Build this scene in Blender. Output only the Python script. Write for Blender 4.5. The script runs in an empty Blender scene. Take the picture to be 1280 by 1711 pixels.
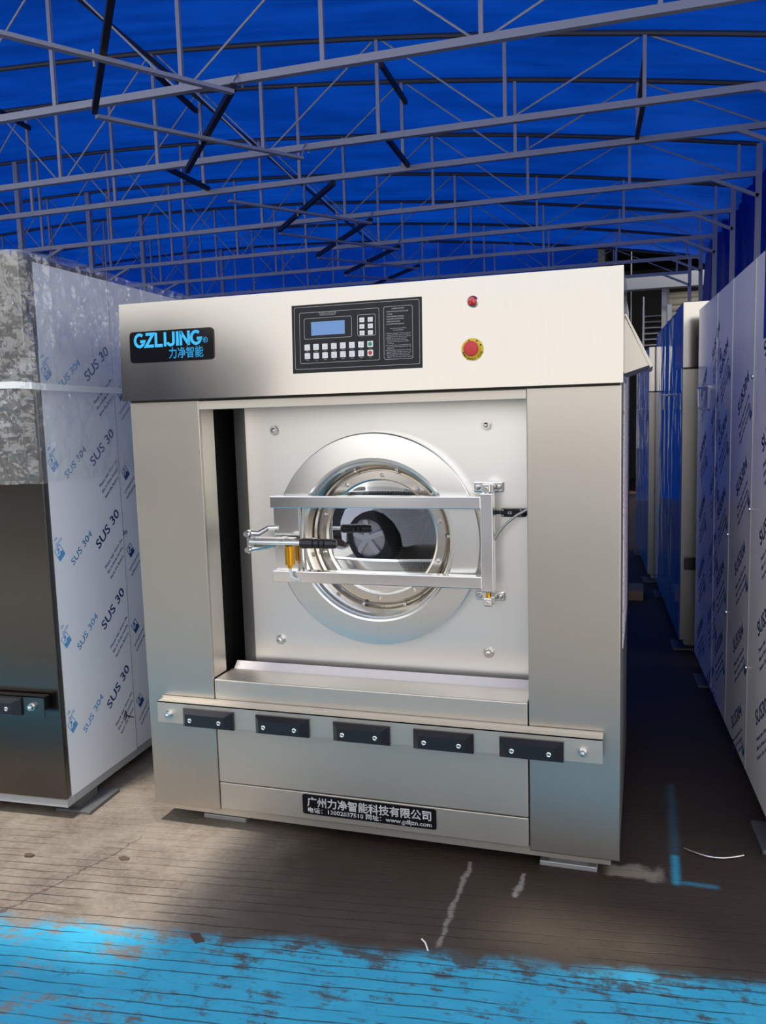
import bpy, bmesh, math, random
from mathutils import Vector, Matrix, noise
random.seed(7)
R = math.radians
scene = bpy.context.scene
col = scene.collection

# ------------------------------------------------------------------ camera
cam_d = bpy.data.cameras.new('camera')
cam_d.sensor_fit = 'AUTO'; cam_d.sensor_width = 36.0
cam_d.lens = 1387.645 * 36.0 / 1711.0
cam_d.clip_start = 0.05; cam_d.clip_end = 300
cam = bpy.data.objects.new('camera', cam_d); col.objects.link(cam)
_y, _p, _r = R(17.6804), R(-6.6378), R(-1.6505)
fw = Vector((-math.sin(_y)*math.cos(_p), math.cos(_y)*math.cos(_p), math.sin(_p)))
rt = Vector((math.cos(_y), math.sin(_y), 0)); up = rt.cross(fw)
r2 = math.cos(_r)*rt + math.sin(_r)*up; u2 = -math.sin(_r)*rt + math.cos(_r)*up
cam.matrix_world = Matrix(((r2.x, u2.x, -fw.x, 1.7709), (r2.y, u2.y, -fw.y, -2.5985), (r2.z, u2.z, -fw.z, 1.516), (0, 0, 0, 1)))
scene.camera = cam

# ------------------------------------------------------------------ world, sun, exposure
world = bpy.data.worlds.new('world'); scene.world = world
world.use_nodes = True
wn = world.node_tree; wn.nodes.clear()
wo = wn.nodes.new('ShaderNodeOutputWorld'); wb = wn.nodes.new('ShaderNodeBackground')
wtc = wn.nodes.new('ShaderNodeTexCoord'); wsep = wn.nodes.new('ShaderNodeSeparateXYZ'); wr = wn.nodes.new('ShaderNodeValToRGB')
wn.links.new(wtc.outputs['Generated'], wsep.inputs[0]); wn.links.new(wsep.outputs['Z'], wr.inputs[0])
wr.color_ramp.elements[0].position = 0.0; wr.color_ramp.elements[0].color = (1.0, 0.955, 0.89, 1)
wr.color_ramp.elements[1].position = 1.0; wr.color_ramp.elements[1].color = (0.72, 0.82, 1.0, 1)
wn.links.new(wr.outputs[0], wb.inputs[0]); wb.inputs[1].default_value = 1.25
wn.links.new(wb.outputs[0], wo.inputs[0])
SUN_EL, SUN_AZ = R(75), R(7)
sun_d = bpy.data.lights.new('sun', 'SUN'); sun_d.energy = 2.9; sun_d.angle = R(3.0); sun_d.color = (1.0, 0.95, 0.87)
sun = bpy.data.objects.new('sun', sun_d); col.objects.link(sun)
sdir = Vector((math.sin(SUN_AZ)*math.cos(SUN_EL), math.cos(SUN_AZ)*math.cos(SUN_EL), -math.sin(SUN_EL)))
sun.rotation_euler = sdir.to_track_quat('-Z', 'Y').to_euler(); sun.location = (-2, -12, 14)
scene.view_settings.view_transform = 'Standard'; scene.view_settings.look = 'None'
scene.view_settings.gamma = 1.0; scene.view_settings.use_curve_mapping = False
scene.view_settings.exposure = 0.46
scene.cycles.max_bounces = 8; scene.cycles.transparent_max_bounces = 10

# ------------------------------------------------------------------ node helpers
class NT:
    def __init__(s, name):
        s.m = bpy.data.materials.new(name); s.m.use_nodes = True
        s.t = s.m.node_tree; s.t.nodes.clear(); s.out = s.t.nodes.new('ShaderNodeOutputMaterial')
    def n(s, typ, **kw):
        nd = s.t.nodes.new('ShaderNode' + typ)
        for k, v in kw.items(): setattr(nd, k, v)
        return nd
    def set(s, sock, v):
        if isinstance(v, bpy.types.NodeSocket): s.t.links.new(v, sock)
        elif v is not None:
            if hasattr(sock.default_value, '__len__'):
                v = tuple(v) if hasattr(v, '__len__') else (v,)*len(sock.default_value)
                if len(sock.default_value) == 4 and len(v) == 3: v = v + (1,)
            sock.default_value = v
    def math(s, op, a, b=None, c=None, clamp=False):
        nd = s.n('Math', operation=op, use_clamp=clamp)
        for i, v in enumerate((a, b, c)):
            if v is not None: s.set(nd.inputs[i], v)
        return nd.outputs[0]
    def mix(s, f, a, b, blend='MIX'):
        nd = s.n('Mix', data_type='RGBA', blend_type=blend)
        s.set(nd.inputs[0], f); s.set(nd.inputs[6], a); s.set(nd.inputs[7], b)
        return nd.outputs[2]
    def step(s, v, lo, hi):
        nd = s.n('MapRange', interpolation_type='SMOOTHSTEP')
        s.set(nd.inputs[0], v); s.set(nd.inputs[1], lo); s.set(nd.inputs[2], hi)
        return nd.outputs[0]
    def noise(s, vec, scale, detail=4, rough=0.55):
        nd = s.n('TexNoise'); s.set(nd.inputs['Vector'], vec); s.set(nd.inputs['Scale'], scale)
        s.set(nd.inputs['Detail'], detail); s.set(nd.inputs['Roughness'], rough)
        return nd.outputs['Fac']
    def obj(s): return s.n('TexCoord').outputs['Object']
    def map(s, vec, scale=(1, 1, 1), loc=(0, 0, 0), rot=(0, 0, 0)):
        nd = s.n('Mapping'); s.set(nd.inputs[0], vec); s.set(nd.inputs[1], loc); s.set(nd.inputs[2], rot); s.set(nd.inputs[3], scale)
        return nd.outputs[0]
    def bump(s, h, strength, dist=0.01, normal=None):
        nd = s.n('Bump'); s.set(nd.inputs['Height'], h); s.set(nd.inputs['Strength'], strength); s.set(nd.inputs['Distance'], dist)
        if normal is not None: s.set(nd.inputs['Normal'], normal)
        return nd.outputs[0]
    def pbr(s, color, rough=0.5, metal=0.0, normal=None, spec=None, coat=None, trans=None, ior=None, emit=None, emit_s=None):
        p = s.n('BsdfPrincipled'); s.set(p.inputs['Base Color'], color); s.set(p.inputs['Roughness'], rough); s.set(p.inputs['Metallic'], metal)
        if normal is not None: s.set(p.inputs['Normal'], normal)
        if spec is not None: s.set(p.inputs['Specular IOR Level'], spec)
        if coat is not None: s.set(p.inputs['Coat Weight'], coat)
        if trans is not None: s.set(p.inputs['Transmission Weight'], trans)
        if ior is not None: s.set(p.inputs['IOR'], ior)
        if emit is not None: s.set(p.inputs['Emission Color'], emit); s.set(p.inputs['Emission Strength'], emit_s)
        return p.outputs[0]
    def done(s, sh): s.t.links.new(sh, s.out.inputs[0]); return s.m

def flat(name, color, rough=0.5, metal=0.0, spec=None, coat=None):
    t = NT(name)
    v = t.noise(t.obj(), 35, 3)
    c = t.mix(t.math('MULTIPLY', v, 0.25), color, tuple(x*0.75 for x in color[:3]))
    return t.done(t.pbr(c, rough, metal, spec=spec, coat=coat))

def steel(name, base, rough, streak=(130, 130, 1.5), amt=0.012, wav=0.006):
    t = NT(name); o = t.obj()
    s1 = t.noise(t.map(o, streak), 1.0, 3, 0.6)
    s2 = t.noise(o, 3.0, 2)
    c = t.mix(s1, tuple(x*0.975 for x in base), tuple(min(1, x*1.02) for x in base))
    r = t.math('ADD', t.math('MULTIPLY', t.math('SUBTRACT', s1, 0.5), amt), t.math('ADD', rough, t.math('MULTIPLY', t.math('SUBTRACT', s2, 0.5), 0.08)))
    n = t.bump(t.noise(o, 1.7, 0), wav, 0.08) if wav else None
    return t.done(t.pbr(c, r, 1.0, n))

M = {}
M['steel'] = steel('brushed_steel', (0.58, 0.545, 0.49), 0.37)
M['steel_header'] = steel('brushed_steel_header', (0.545, 0.522, 0.487), 0.16)
M['steel_h'] = steel('brushed_steel_horizontal', (0.68, 0.635, 0.565), 0.50, (1.5, 60, 130))
M['plate'] = steel('drum_plate_steel', (0.94, 0.925, 0.90), 0.38, (4, 4, 40), 0.006, 0)
M['polish'] = steel('polished_steel', (0.90, 0.89, 0.87), 0.18, (20, 20, 20), 0.01, 0.04)
M['ring'] = steel('satin_ring_steel', (0.84, 0.84, 0.82), 0.28, (12, 12, 12), 0.01, 0)
M['flange'] = steel('flange_steel', (0.72, 0.68, 0.62), 0.17, (12, 12, 12), 0.01, 0.03)
M['dark_steel'] = steel('darkened_brushed_steel', (0.15, 0.14, 0.125), 0.26)  # base darkened to carry the dark reflection on the left washer's front
M['bolt'] = steel('bolt_steel', (0.70, 0.69, 0.67), 0.22, (50, 50, 50))
M['black_rubber'] = flat('black_rubber', (0.014, 0.015, 0.019), 0.30)
M['black_gloss'] = flat('black_gloss', (0.006, 0.006, 0.008), 0.10)
M['panel_black'] = flat('panel_black', (0.012, 0.014, 0.018), 0.35, spec=0.25)
M['white_print'] = flat('white_print', (0.95, 0.95, 0.95), 0.5)
M['handle'] = flat('pale_chrome_handle', (0.80, 0.80, 0.80), 0.3, 0.3)
M['grey_print'] = flat('grey_print', (0.50, 0.52, 0.55), 0.5)
M['cyan_print'] = flat('cyan_print', (0.03, 0.50, 0.92), 0.4)
M['red'] = flat('red_plastic', (0.62, 0.035, 0.04), 0.45)
M['red_lens'] = flat('red_lens', (0.55, 0.008, 0.015), 0.12, coat=1.0)
M['yellow'] = flat('yellow_disc', (0.80, 0.60, 0.03), 0.5)
M['green'] = flat('green_print', (0.01, 0.36, 0.16), 0.5)
M['button'] = flat('button_white', (0.80, 0.82, 0.84), 0.4)
M['gold'] = flat('gold_anodised', (0.85, 0.42, 0.03), 0.22, 1.0)
M['clear_tube'] = flat('pale_hose', (0.70, 0.72, 0.74), 0.2)
M['cable'] = flat('steel_cable_grey', (0.42, 0.42, 0.41), 0.35, 0.5)
M['dark_inside'] = flat('dark_inside', (0.03, 0.028, 0.026), 0.6)
M['zinc'] = flat('zinc_plate', (0.52, 0.53, 0.54), 0.45, 0.6)
M['frame_grey'] = flat('grey_paint', (0.36, 0.37, 0.38), 0.5)
M['foot_dark'] = flat('dark_foot_plate', (0.11, 0.11, 0.11), 0.5)
M['truss'] = flat('galvanised_truss', (0.40, 0.43, 0.50), 0.42, 0.2)
M['truss_dark'] = flat('weathered_arch_pipe', (0.075, 0.08, 0.10), 0.5, 0.3)
M['bar_black'] = flat('black_scissor_bar', (0.012, 0.012, 0.016), 0.5)
M['print_blue'] = flat('print_blue', (0.015, 0.06, 0.22), 0.4)
M['print_light'] = flat('print_light_blue', (0.10, 0.33, 0.66), 0.4)
M['white_band'] = flat('white_packing_band', (0.72, 0.76, 0.76), 0.5)
M['lavender'] = flat('lavender_film', (0.74, 0.69, 0.68), 0.4)

def film(name, base, rough, spec=0.5, wav=0.06):
    t = NT(name); o = t.obj()
    c = t.mix(t.noise(o, 1.3, 3), base, tuple(x*0.9 for x in base))
    n = t.bump(t.noise(t.map(o, (1, 1, 0.5)), 3.0, 2), wav, 0.06)
    return t.done(t.pbr(c, rough, 0.0, n, spec=spec))
M['film_white'] = film('protective_film_white', (0.80, 0.84, 0.88), 0.30)
M['film_blue'] = film('protective_film_pale_blue', (0.86, 0.85, 0.83), 0.22, 0.22)
M['film_deep'] = film('protective_film_deep_blue', (0.03, 0.20, 0.50), 0.08, 0.6, 0.25)
t = NT('pink_print_film'); o = t.obj()
pv = t.step(t.noise(t.map(o, (30, 30, 55)), 1.0, 4, 0.8), 0.52, 0.60)
M['film_pink'] = t.done(t.pbr(t.mix(pv, (0.85, 0.76, 0.80), (0.30, 0.17, 0.26)), 0.8, spec=0.05))

# glass of the porthole: clear pane with a strong mirror-like sheen
t = NT('door_glass')
fr = t.n('Fresnel'); t.set(fr.inputs['IOR'], 3.0)
tr = t.n('BsdfTransparent'); t.set(tr.inputs[0], (0.62, 0.68, 0.72)); gl = t.n('BsdfGlossy'); t.set(gl.inputs['Roughness'], 0.015); t.set(gl.inputs['Color'], (0.92, 0.96, 1.0))
mx = t.n('MixShader'); t.set(mx.inputs[0], fr.outputs[0]); t.t.links.new(tr.outputs[0], mx.inputs[1]); t.t.links.new(gl.outputs[0], mx.inputs[2])
M['glass'] = t.done(mx.outputs[0])

# perforated drum sheet: bright punched dots on dark steel
t = NT('perforated_drum'); o = t.n('TexCoord').outputs['UV']
vo = t.n('TexVoronoi', feature='F1'); t.set(vo.inputs['Vector'], o); t.set(vo.inputs['Scale'], 1.0); t.set(vo.inputs['Randomness'], 0.0)
dot = t.step(vo.outputs['Distance'], 0.30, 0.22)
M['drum'] = t.done(t.pbr(t.mix(dot, (0.035, 0.035, 0.037), (0.75, 0.74, 0.70)), 0.35, 0.7))

# crinkled clear plastic bag: mostly see-through, whitened along its creases
t = NT('clear_plastic'); o = t.obj()
wp = t.n('VectorMath', operation='ADD'); nz_ = t.n('TexNoise'); t.set(nz_.inputs['Vector'], o); t.set(nz_.inputs['Scale'], 6.0)
sc_ = t.n('VectorMath', operation='SCALE'); t.t.links.new(nz_.outputs['Color'], sc_.inputs[0]); sc_.inputs['Scale'].default_value = 0.12
t.t.links.new(o, wp.inputs[0]); t.t.links.new(sc_.outputs[0], wp.inputs[1])
n = t.bump(t.noise(t.map(wp.outputs[0], (1, 1, 0.55)), 13, 3, 0.5), 0.8, 0.03)
tr = t.n('BsdfTransparent'); t.set(tr.inputs[0], (0.97, 0.975, 0.98))
gls = t.n('BsdfGlossy'); t.set(gls.inputs['Roughness'], 0.2); t.set(gls.inputs['Normal'], n); t.set(gls.inputs['Color'], (0.95, 0.96, 0.97))
dfs = t.n('BsdfDiffuse'); t.set(dfs.inputs['Color'], (0.82, 0.84, 0.86)); t.set(dfs.inputs['Normal'], n)
m2 = t.n('MixShader'); m2.inputs[0].default_value = 0.5; t.t.links.new(dfs.outputs[0], m2.inputs[1]); t.t.links.new(gls.outputs[0], m2.inputs[2]); sh = m2.outputs[0]
mx = t.n('MixShader'); t.set(mx.inputs[0], t.math('ADD', 0.19, t.math('MULTIPLY', t.step(t.noise(o, 5, 5, 0.65), 0.45, 0.7), 0.17)))
t.t.links.new(tr.outputs[0], mx.inputs[1]); t.t.links.new(sh, mx.inputs[2])
M['plastic'] = t.done(mx.outputs[0])

# blue tarpaulin, lets daylight through
def tarp(name, c1, c2, tfac):
    t = NT(name); o = t.obj()
    v = t.noise(o, 1.1, 5, 0.6); w = t.noise(t.map(o, (0.4, 3.0, 1)), 1.5, 4)
    n = t.bump(t.noise(t.map(o, (0.7, 2.5, 1)), 2.2, 4), 0.35, 0.08)
    cc = t.mix(t.step(t.math('MULTIPLY', t.math('ADD', v, w), 0.5), 0.35, 0.65), c1, c2)
    d = t.pbr(cc, 0.55, 0.0, n, spec=0.25); tl = t.n('BsdfTranslucent'); t.set(tl.inputs[0], cc); t.set(tl.inputs['Normal'], n)
    mx = t.n('MixShader'); t.set(mx.inputs[0], tfac); t.t.links.new(d, mx.inputs[1]); t.t.links.new(tl.outputs[0], mx.inputs[2])
    return t.done(mx.outputs[0])
M['tarp'] = tarp('blue_tarpaulin', (0.000, 0.026, 0.205), (0.001, 0.044, 0.31), 0.40)
M['tarp_wall'] = tarp('blue_tarpaulin_curtain', (0.000, 0.026, 0.26), (0.001, 0.045, 0.38), 0.6)

# concrete floor: brushed grooves, oil stains with painted-in shade, worn blue paint
t = NT('concrete_floor'); o = t.obj()
A = R(7.4)
sp = t.n('SeparateXYZ'); t.set(sp.inputs[0], o); X, Y = sp.outputs[0], sp.outputs[1]
cc = t.math('ADD', t.math('MULTIPLY', X, -math.sin(A)), t.math('MULTIPLY', Y, math.cos(A)))
al = t.math('ADD', t.math('MULTIPLY', X, math.cos(A)), t.math('MULTIPLY', Y, math.sin(A)))
big = t.noise(o, 0.9, 4); mid = t.noise(o, 4.5, 5, 0.65); fine = t.noise(o, 55, 4, 0.7)
strk = t.noise(t.map(o, (2.5, 45, 1), rot=(0, 0, -A)), 1.0, 5, 0.7)
base = t.mix(t.step(mid, 0.3, 0.7), (0.130, 0.100, 0.076), (0.245, 0.205, 0.160))
base = t.mix(t.math('MULTIPLY', t.step(fine, 0.35, 0.75), 0.35), base, (0.34, 0.30, 0.25))
base = t.mix(t.math('MULTIPLY', t.step(strk, 0.52, 0.75), 0.40), base, (0.36, 0.31, 0.25))
# oil stain and painted-in shade in front of the machine and in the alley
stain_shade = t.math('MULTIPLY', t.step(t.math('ADD', X, t.math('MULTIPLY', t.math('SUBTRACT', mid, 0.5), 0.5)), 0.30, 0.75), t.step(Y, -1.9, -1.2))
base = t.mix(t.math('MULTIPLY', stain_shade, t.math('ADD', 0.80, t.math('MULTIPLY', t.step(Y, -0.55, -0.1), 0.14))), base, (0.034, 0.022, 0.014))
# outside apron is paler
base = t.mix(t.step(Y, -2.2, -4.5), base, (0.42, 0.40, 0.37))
def rect(x0, x1, y0, y1, s, wob=0.03):
    xx = t.math('ADD', X, t.math('MULTIPLY', t.math('SUBTRACT', t.noise(o, 14, 3), 0.5), wob)); yy = t.math('ADD', Y, t.math('MULTIPLY', t.math('SUBTRACT', t.noise(o, 17, 3), 0.5), wob))
    a = t.math('MULTIPLY', t.step(xx, x0-s, x0+s), t.step(xx, x1+s, x1-s)); b = t.math('MULTIPLY', t.step(yy, y0-s, y0+s), t.step(yy, y1+s, y1-s))
    return t.math('MULTIPLY', a, b)
base = t.mix(t.math('MULTIPLY', rect(1.66, 1.83, 0.06, 0.13, 0.02, 0.12), 0.8), base, (0.30, 0.26, 0.20))
base = t.mix(t.math('MULTIPLY', rect(1.205, 1.22, -0.45, 0.02, 0.006, 0.05), 0.45), base, (0.42, 0.39, 0.34))
base = t.mix(t.math('MULTIPLY', rect(1.385, 1.40, -0.14, 0.0, 0.006, 0.06), 0.5), base, (0.45, 0.42, 0.38))
# grooves
gp = t.math('FRACT', t.math('ADD', t.math('DIVIDE', cc, 0.043), t.math('MULTIPLY', t.noise(o, 6, 3), 0.45)))
gv = t.math('ABSOLUTE', t.math('SUBTRACT', gp, 0.5))
groove = t.math('MULTIPLY', t.step(gv, 0.075, 0.02), t.step(t.noise(t.map(o, (1.5, 5, 1)), 2.0, 3), 0.36, 0.52))
groove = t.math('MULTIPLY', groove, t.math('ADD', 0.25, t.math('MULTIPLY', t.step(Y, 0.0, -0.5), 0.75)))
# blue paint
edge = t.math('ADD', cc, t.math('MULTIPLY', t.math('SUBTRACT', t.noise(o, 5, 5, 0.6), 0.5), 0.11))
pm = t.math('MULTIPLY', t.step(edge, -0.60, -0.68), t.step(edge, -1.45, -1.40))
wear = t.math('ADD', t.math('MULTIPLY', t.noise(o, 9, 6, 0.7), 0.6), t.math('MULTIPLY', strk, 0.4))
wear = t.step(t.math('ADD', wear, t.math('MULTIPLY', t.step(edge, -0.80, -0.62), 0.06)), 0.61, 0.52)
pm = t.math('MULTIPLY', pm, t.math('ADD', 0.12, t.math('MULTIPLY', wear, 0.88)))
pm = t.math('MAXIMUM', pm, t.math('MULTIPLY', rect(1.862, 1.885, 0.055, 0.24, 0.012, 0.012), 0.8))
pm = t.math('MAXIMUM', pm, t.math('MULTIPLY', rect(1.87, 2.0, 0.060, 0.078, 0.012, 0.012), 0.45))
pm = t.math('MAXIMUM', pm, t.math('MULTIPLY', rect(1.865, 1.885, 0.24, 0.8, 0.02, 0.012), 0.22))
pc = t.mix(t.noise(o, 7, 4), (0.025, 0.30, 0.48), (0.055, 0.46, 0.68))
base = t.mix(pm, base, pc)
grime = t.math('MULTIPLY', t.math('MULTIPLY', t.step(t.noise(o, 20, 6, 0.75), 0.54, 0.68), t.step(t.noise(o, 3.2, 3), 0.40, 0.60)), pm)
base = t.mix(t.math('MULTIPLY', grime, 0.7), base, (0.05, 0.06, 0.06))
base = t.mix(t.math('MULTIPLY', groove, 0.75), base, (0.022, 0.018, 0.015))
# crack
cp = t.math('ADD', t.math('SUBTRACT', X, t.math('MULTIPLY', Y, 0.35)), t.math('MULTIPLY', t.math('SUBTRACT', t.noise(o, 5, 5, 0.7), 0.5), 0.16))
ck = t.math('MULTIPLY', t.step(t.math('ABSOLUTE', t.math('SUBTRACT', cp, 0.06)), 0.006, 0.001), t.step(Y, -0.05, -0.2))
ck = t.math('MULTIPLY', ck, t.step(Y, -1.4, -1.2))
base = t.mix(t.math('MULTIPLY', ck, 0.6), base, (0.04, 0.03, 0.025))
h = t.math('SUBTRACT', t.math('ADD', t.math('MULTIPLY', fine, 0.35), t.math('MULTIPLY', strk, 0.5)), t.math('MULTIPLY', t.math('MAXIMUM', groove, ck), 1.3))
nb = t.bump(h, 0.55, 0.006)
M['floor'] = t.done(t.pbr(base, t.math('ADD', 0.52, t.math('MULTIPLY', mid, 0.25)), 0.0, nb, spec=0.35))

M['car_paint'] = flat('white_car_paint', (0.80, 0.81, 0.82), 0.18, coat=1.0)
M['car_glass'] = flat('car_glass', (0.012, 0.014, 0.016), 0.05)
M['tyre'] = flat('tyre', (0.012, 0.012, 0.012), 0.7)
M['cream'] = flat('cream_shutter', (0.62, 0.57, 0.40), 0.5)
M['conc'] = flat('grey_render', (0.30, 0.31, 0.32), 0.7)

# ------------------------------------------------------------------ mesh helpers
class MB:
    def __init__(s): s.v = []; s.f = []; s.uv = None
    def add(s, vs, fs):
        b = len(s.v); s.v += [tuple(v) for v in vs]; s.f += [tuple(b+i for i in f) for f in fs]; return s
    def box(s, x0, x1, y0, y1, z0, z1, bev=0.0):
        if bev <= 0:
            vs = [(x, y, z) for z in (z0, z1) for y in (y0, y1) for x in (x0, x1)]
            return s.add(vs, [(0, 2, 3, 1), (4, 5, 7, 6), (0, 1, 5, 4), (2, 6, 7, 3), (0, 4, 6, 2), (1, 3, 7, 5)])
        bm = bmesh.new(); bmesh.ops.create_cube(bm, size=1.0)
        for v in bm.verts: v.co = Vector(((x0+x1)/2+v.co.x*(x1-x0), (y0+y1)/2+v.co.y*(y1-y0), (z0+z1)/2+v.co.z*(z1-z0)))
        bmesh.ops.bevel(bm, geom=list(bm.edges), offset=bev, segments=2, affect='EDGES', profile=0.5)
        return s.from_bm(bm)
    def from_bm(s, bm):
        bm.verts.index_update()
        s.add([v.co.copy() for v in bm.verts], [[v.index for v in f.verts] for f in bm.faces]); bm.free(); return s
    def prism(s, poly, axis, a, b):
        # poly: list of 2d points; axis 'x': (y,z), 'y': (x,z), 'z': (x,y)
        def P(p, t): return {'x': (t, p[0], p[1]), 'y': (p[0], t, p[1]), 'z': (p[0], p[1], t)}[axis]
        n = len(poly); vs = [P(p, a) for p in poly] + [P(p, b) for p in poly]
        fs = [tuple(range(n)), tuple(range(2*n-1, n-1, -1))] + [(i, n+i, n+(i+1) % n, (i+1) % n) for i in range(n)]
        return s.add(vs, fs)
    def bar(s, p, q, w, h=None, upv=(0, 0, 1)):
        h = h or w; p = Vector(p); q = Vector(q); d = (q-p).normalized(); u = Vector(upv)
        if abs(d.dot(u)) > 0.98: u = Vector((0, 1, 0))
        a = d.cross(u).normalized()*w/2; b = a.cross(d).normalized()*h/2
        vs = [c+i*a+j*b for c in (p, q) for i, j in ((-1, -1), (1, -1), (1, 1), (-1, 1))]
        return s.add(vs, [(3, 2, 1, 0), (4, 5, 6, 7)] + [(i, (i+1) % 4, 4+(i+1) % 4, 4+i) for i in range(4)])
    def tube(s, pts, r, n=10, caps=True):
        pts = [Vector(p) for p in pts]; rings = []; prev = None
        for i, p in enumerate(pts):
            d = (pts[min(i+1, len(pts)-1)] - pts[max(i-1, 0)]).normalized()
            if prev is None:
                u = Vector((0, 0, 1)) if abs(d.z) < 0.9 else Vector((1, 0, 0)); a = d.cross(u).normalized()
            else: a = (prev - d*prev.dot(d)).normalized()
            prev = a; b = d.cross(a); rr = r[i] if hasattr(r, '__len__') else r
            rings.append([p + rr*(math.cos(2*math.pi*k/n)*a + math.sin(2*math.pi*k/n)*b) for k in range(n)])
        vs = [v for g in rings for v in g]
        fs = [(i*n+k, i*n+(k+1) % n, (i+1)*n+(k+1) % n, (i+1)*n+k) for i in range(len(pts)-1) for k in range(n)]
        if caps: fs += [tuple(range(n-1, -1, -1)), tuple(range((len(pts)-1)*n, len(pts)*n))]
        return s.add(vs, fs)
    def lathe_y(s, prof, c=(0, 0, 0), n=96, close=False):
        # prof: (radius, y)
        vs = [(c[0]+r*math.cos(2*math.pi*k/n), c[1]+y, c[2]+r*math.sin(2*math.pi*k/n)) for r, y in prof for k in range(n)]
        m = len(prof); fs = [(i*n+k, i*n+(k+1) % n, ((i+1) % m)*n+(k+1) % n, ((i+1) % m)*n+k) for i in range(m if close else m-1) for k in range(n)]
        return s.add(vs, fs)
    def mesh(s, name, mat=None, smooth=False):
        me = bpy.data.meshes.new(name); me.from_pydata(s.v, [], s.f)
        bm = bmesh.new(); bm.from_mesh(me); bmesh.ops.recalc_face_normals(bm, faces=bm.faces); bm.to_mesh(me); bm.free()
        if mat: me.materials.append(M[mat] if isinstance(mat, str) else mat)
        if smooth:
            me.polygons.foreach_set('use_smooth', [True]*len(me.polygons))
            try: me.set_sharp_from_angle(angle=R(18))
            except Exception: pass
        me.update(); return me
    def build(s, name, mat, parent=None, smooth=False, **kw): return obj(name, s.mesh(name, mat, smooth), parent, **kw)

def obj(name, me, parent=None, loc=None, mtx=None, label=None, cat=None, group=None, kind=None):
    o = bpy.data.objects.new(name, me); col.objects.link(o)
    if parent: o.parent = parent
    if mtx is not None: o.matrix_local = mtx
    elif loc is not None: o.location = loc
    if label: o['label'] = label
    if cat: o['category'] = cat
    if group: o['group'] = group
    if kind: o['kind'] = kind
    return o
def thing(name, label, cat, loc=(0, 0, 0), rz=0.0, group=None):
    o = obj(name, None, None, loc, label=label, cat=cat, group=group); o.rotation_euler = (0, 0, rz); o.empty_display_size = 0.2
    return o
def B(*a): return MB().box(*a)
def frame_m(origin, right, upv):
    r = Vector(right).normalized(); u = Vector(upv).normalized(); n = r.cross(u)
    return Matrix(((r.x, u.x, n.x, origin[0]), (r.y, u.y, n.y, origin[1]), (r.z, u.z, n.z, origin[2]), (0, 0, 0, 1)))
_tc = {}
def text_mesh(body, size, mat, bold=0.0, ax='LEFT', ay='BOTTOM_BASELINE', ext=0.0003, spacing=1.0, line=1.0, width=None, shear=0.0):
    key = (body, size, mat, bold, ax, ay, spacing, line, width, shear)
    if key in _tc: return _tc[key]
    cu = bpy.data.curves.new('lettering', 'FONT'); cu.body = body; cu.size = size; cu.align_x = ax; cu.align_y = ay
    cu.extrude = ext; cu.resolution_u = 3; cu.space_character = spacing; cu.space_line = line; cu.shear = shear
    ob = bpy.data.objects.new('lettering', cu); col.objects.link(ob)
    dg = bpy.context.evaluated_depsgraph_get(); me = bpy.data.meshes.new_from_object(ob.evaluated_get(dg))
    bpy.data.objects.remove(ob); bpy.data.curves.remove(cu)
    me.name = 'lettering'
    if bold > 0:
        vs = [v.co.copy() for v in me.vertices]; fs = [tuple(p.vertices) for p in me.polygons]; d = bold*size*0.8
        V = []; F = []
        for dx, dy in ((d, 0), (-d, 0), (0, d), (0, -d)):
            b0 = len(V); V += [(v.x+dx, v.y+dy, v.z) for v in vs]; F += [tuple(b0+i for i in f) for f in fs]
        me = bpy.data.meshes.new('lettering'); me.from_pydata(V, [], F)
    if width:
        xs = [v.co.x for v in me.vertices]; w = max(xs)-min(xs); k = width/w
        for v in me.vertices: v.co.x *= k
    me.materials.clear(); me.materials.append(M[mat]); _tc[key] = me
    return me
def front_m(x, z, y): return frame_m((x, y, z), (1, 0, 0), (0, 0, 1))
def rrect(x0, x1, z0, z1, r, n=5):
    out = []
    for cx, cz, a0 in ((x1-r, z1-r, 0), (x0+r, z1-r, 90), (x0+r, z0+r, 180), (x1-r, z0+r, 270)):
        for k in range(n+1): a = R(a0+90*k/n); out.append((cx+r*math.cos(a), cz+r*math.sin(a)))
    return out
def hexbolt(r, h, dome=True):
    mb = MB(); hx = [(r*math.cos(R(60*k+15)), r*math.sin(R(60*k+15))) for k in range(6)]
    mb.prism([(1.25*r*math.cos(R(30*k)), 1.25*r*math.sin(R(30*k))) for k in range(12)], 'y', 0, -0.25*h)
    mb.prism(hx, 'y', -0.25*h, -h)
    if dome: mb.lathe_y([(0.55*r, -h), (0.5*r, -1.25*h), (0.25*r, -1.4*h), (0.001, -1.4*h)], n=10)
    return mb.mesh('bolt', 'bolt')
def domebolt(r, h): return MB().lathe_y([(r, 0), (r, -0.35*h), (0.8*r, -0.8*h), (0.4*r, -h), (0.35*r, -0.7*h), (0.001, -0.7*h)], n=12).mesh('screw', 'bolt', True)

# ------------------------------------------------------------------ the setting
B(-30, 30, -45, 30, -0.2, 0.0).build('floor', 'floor', kind='structure')

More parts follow.
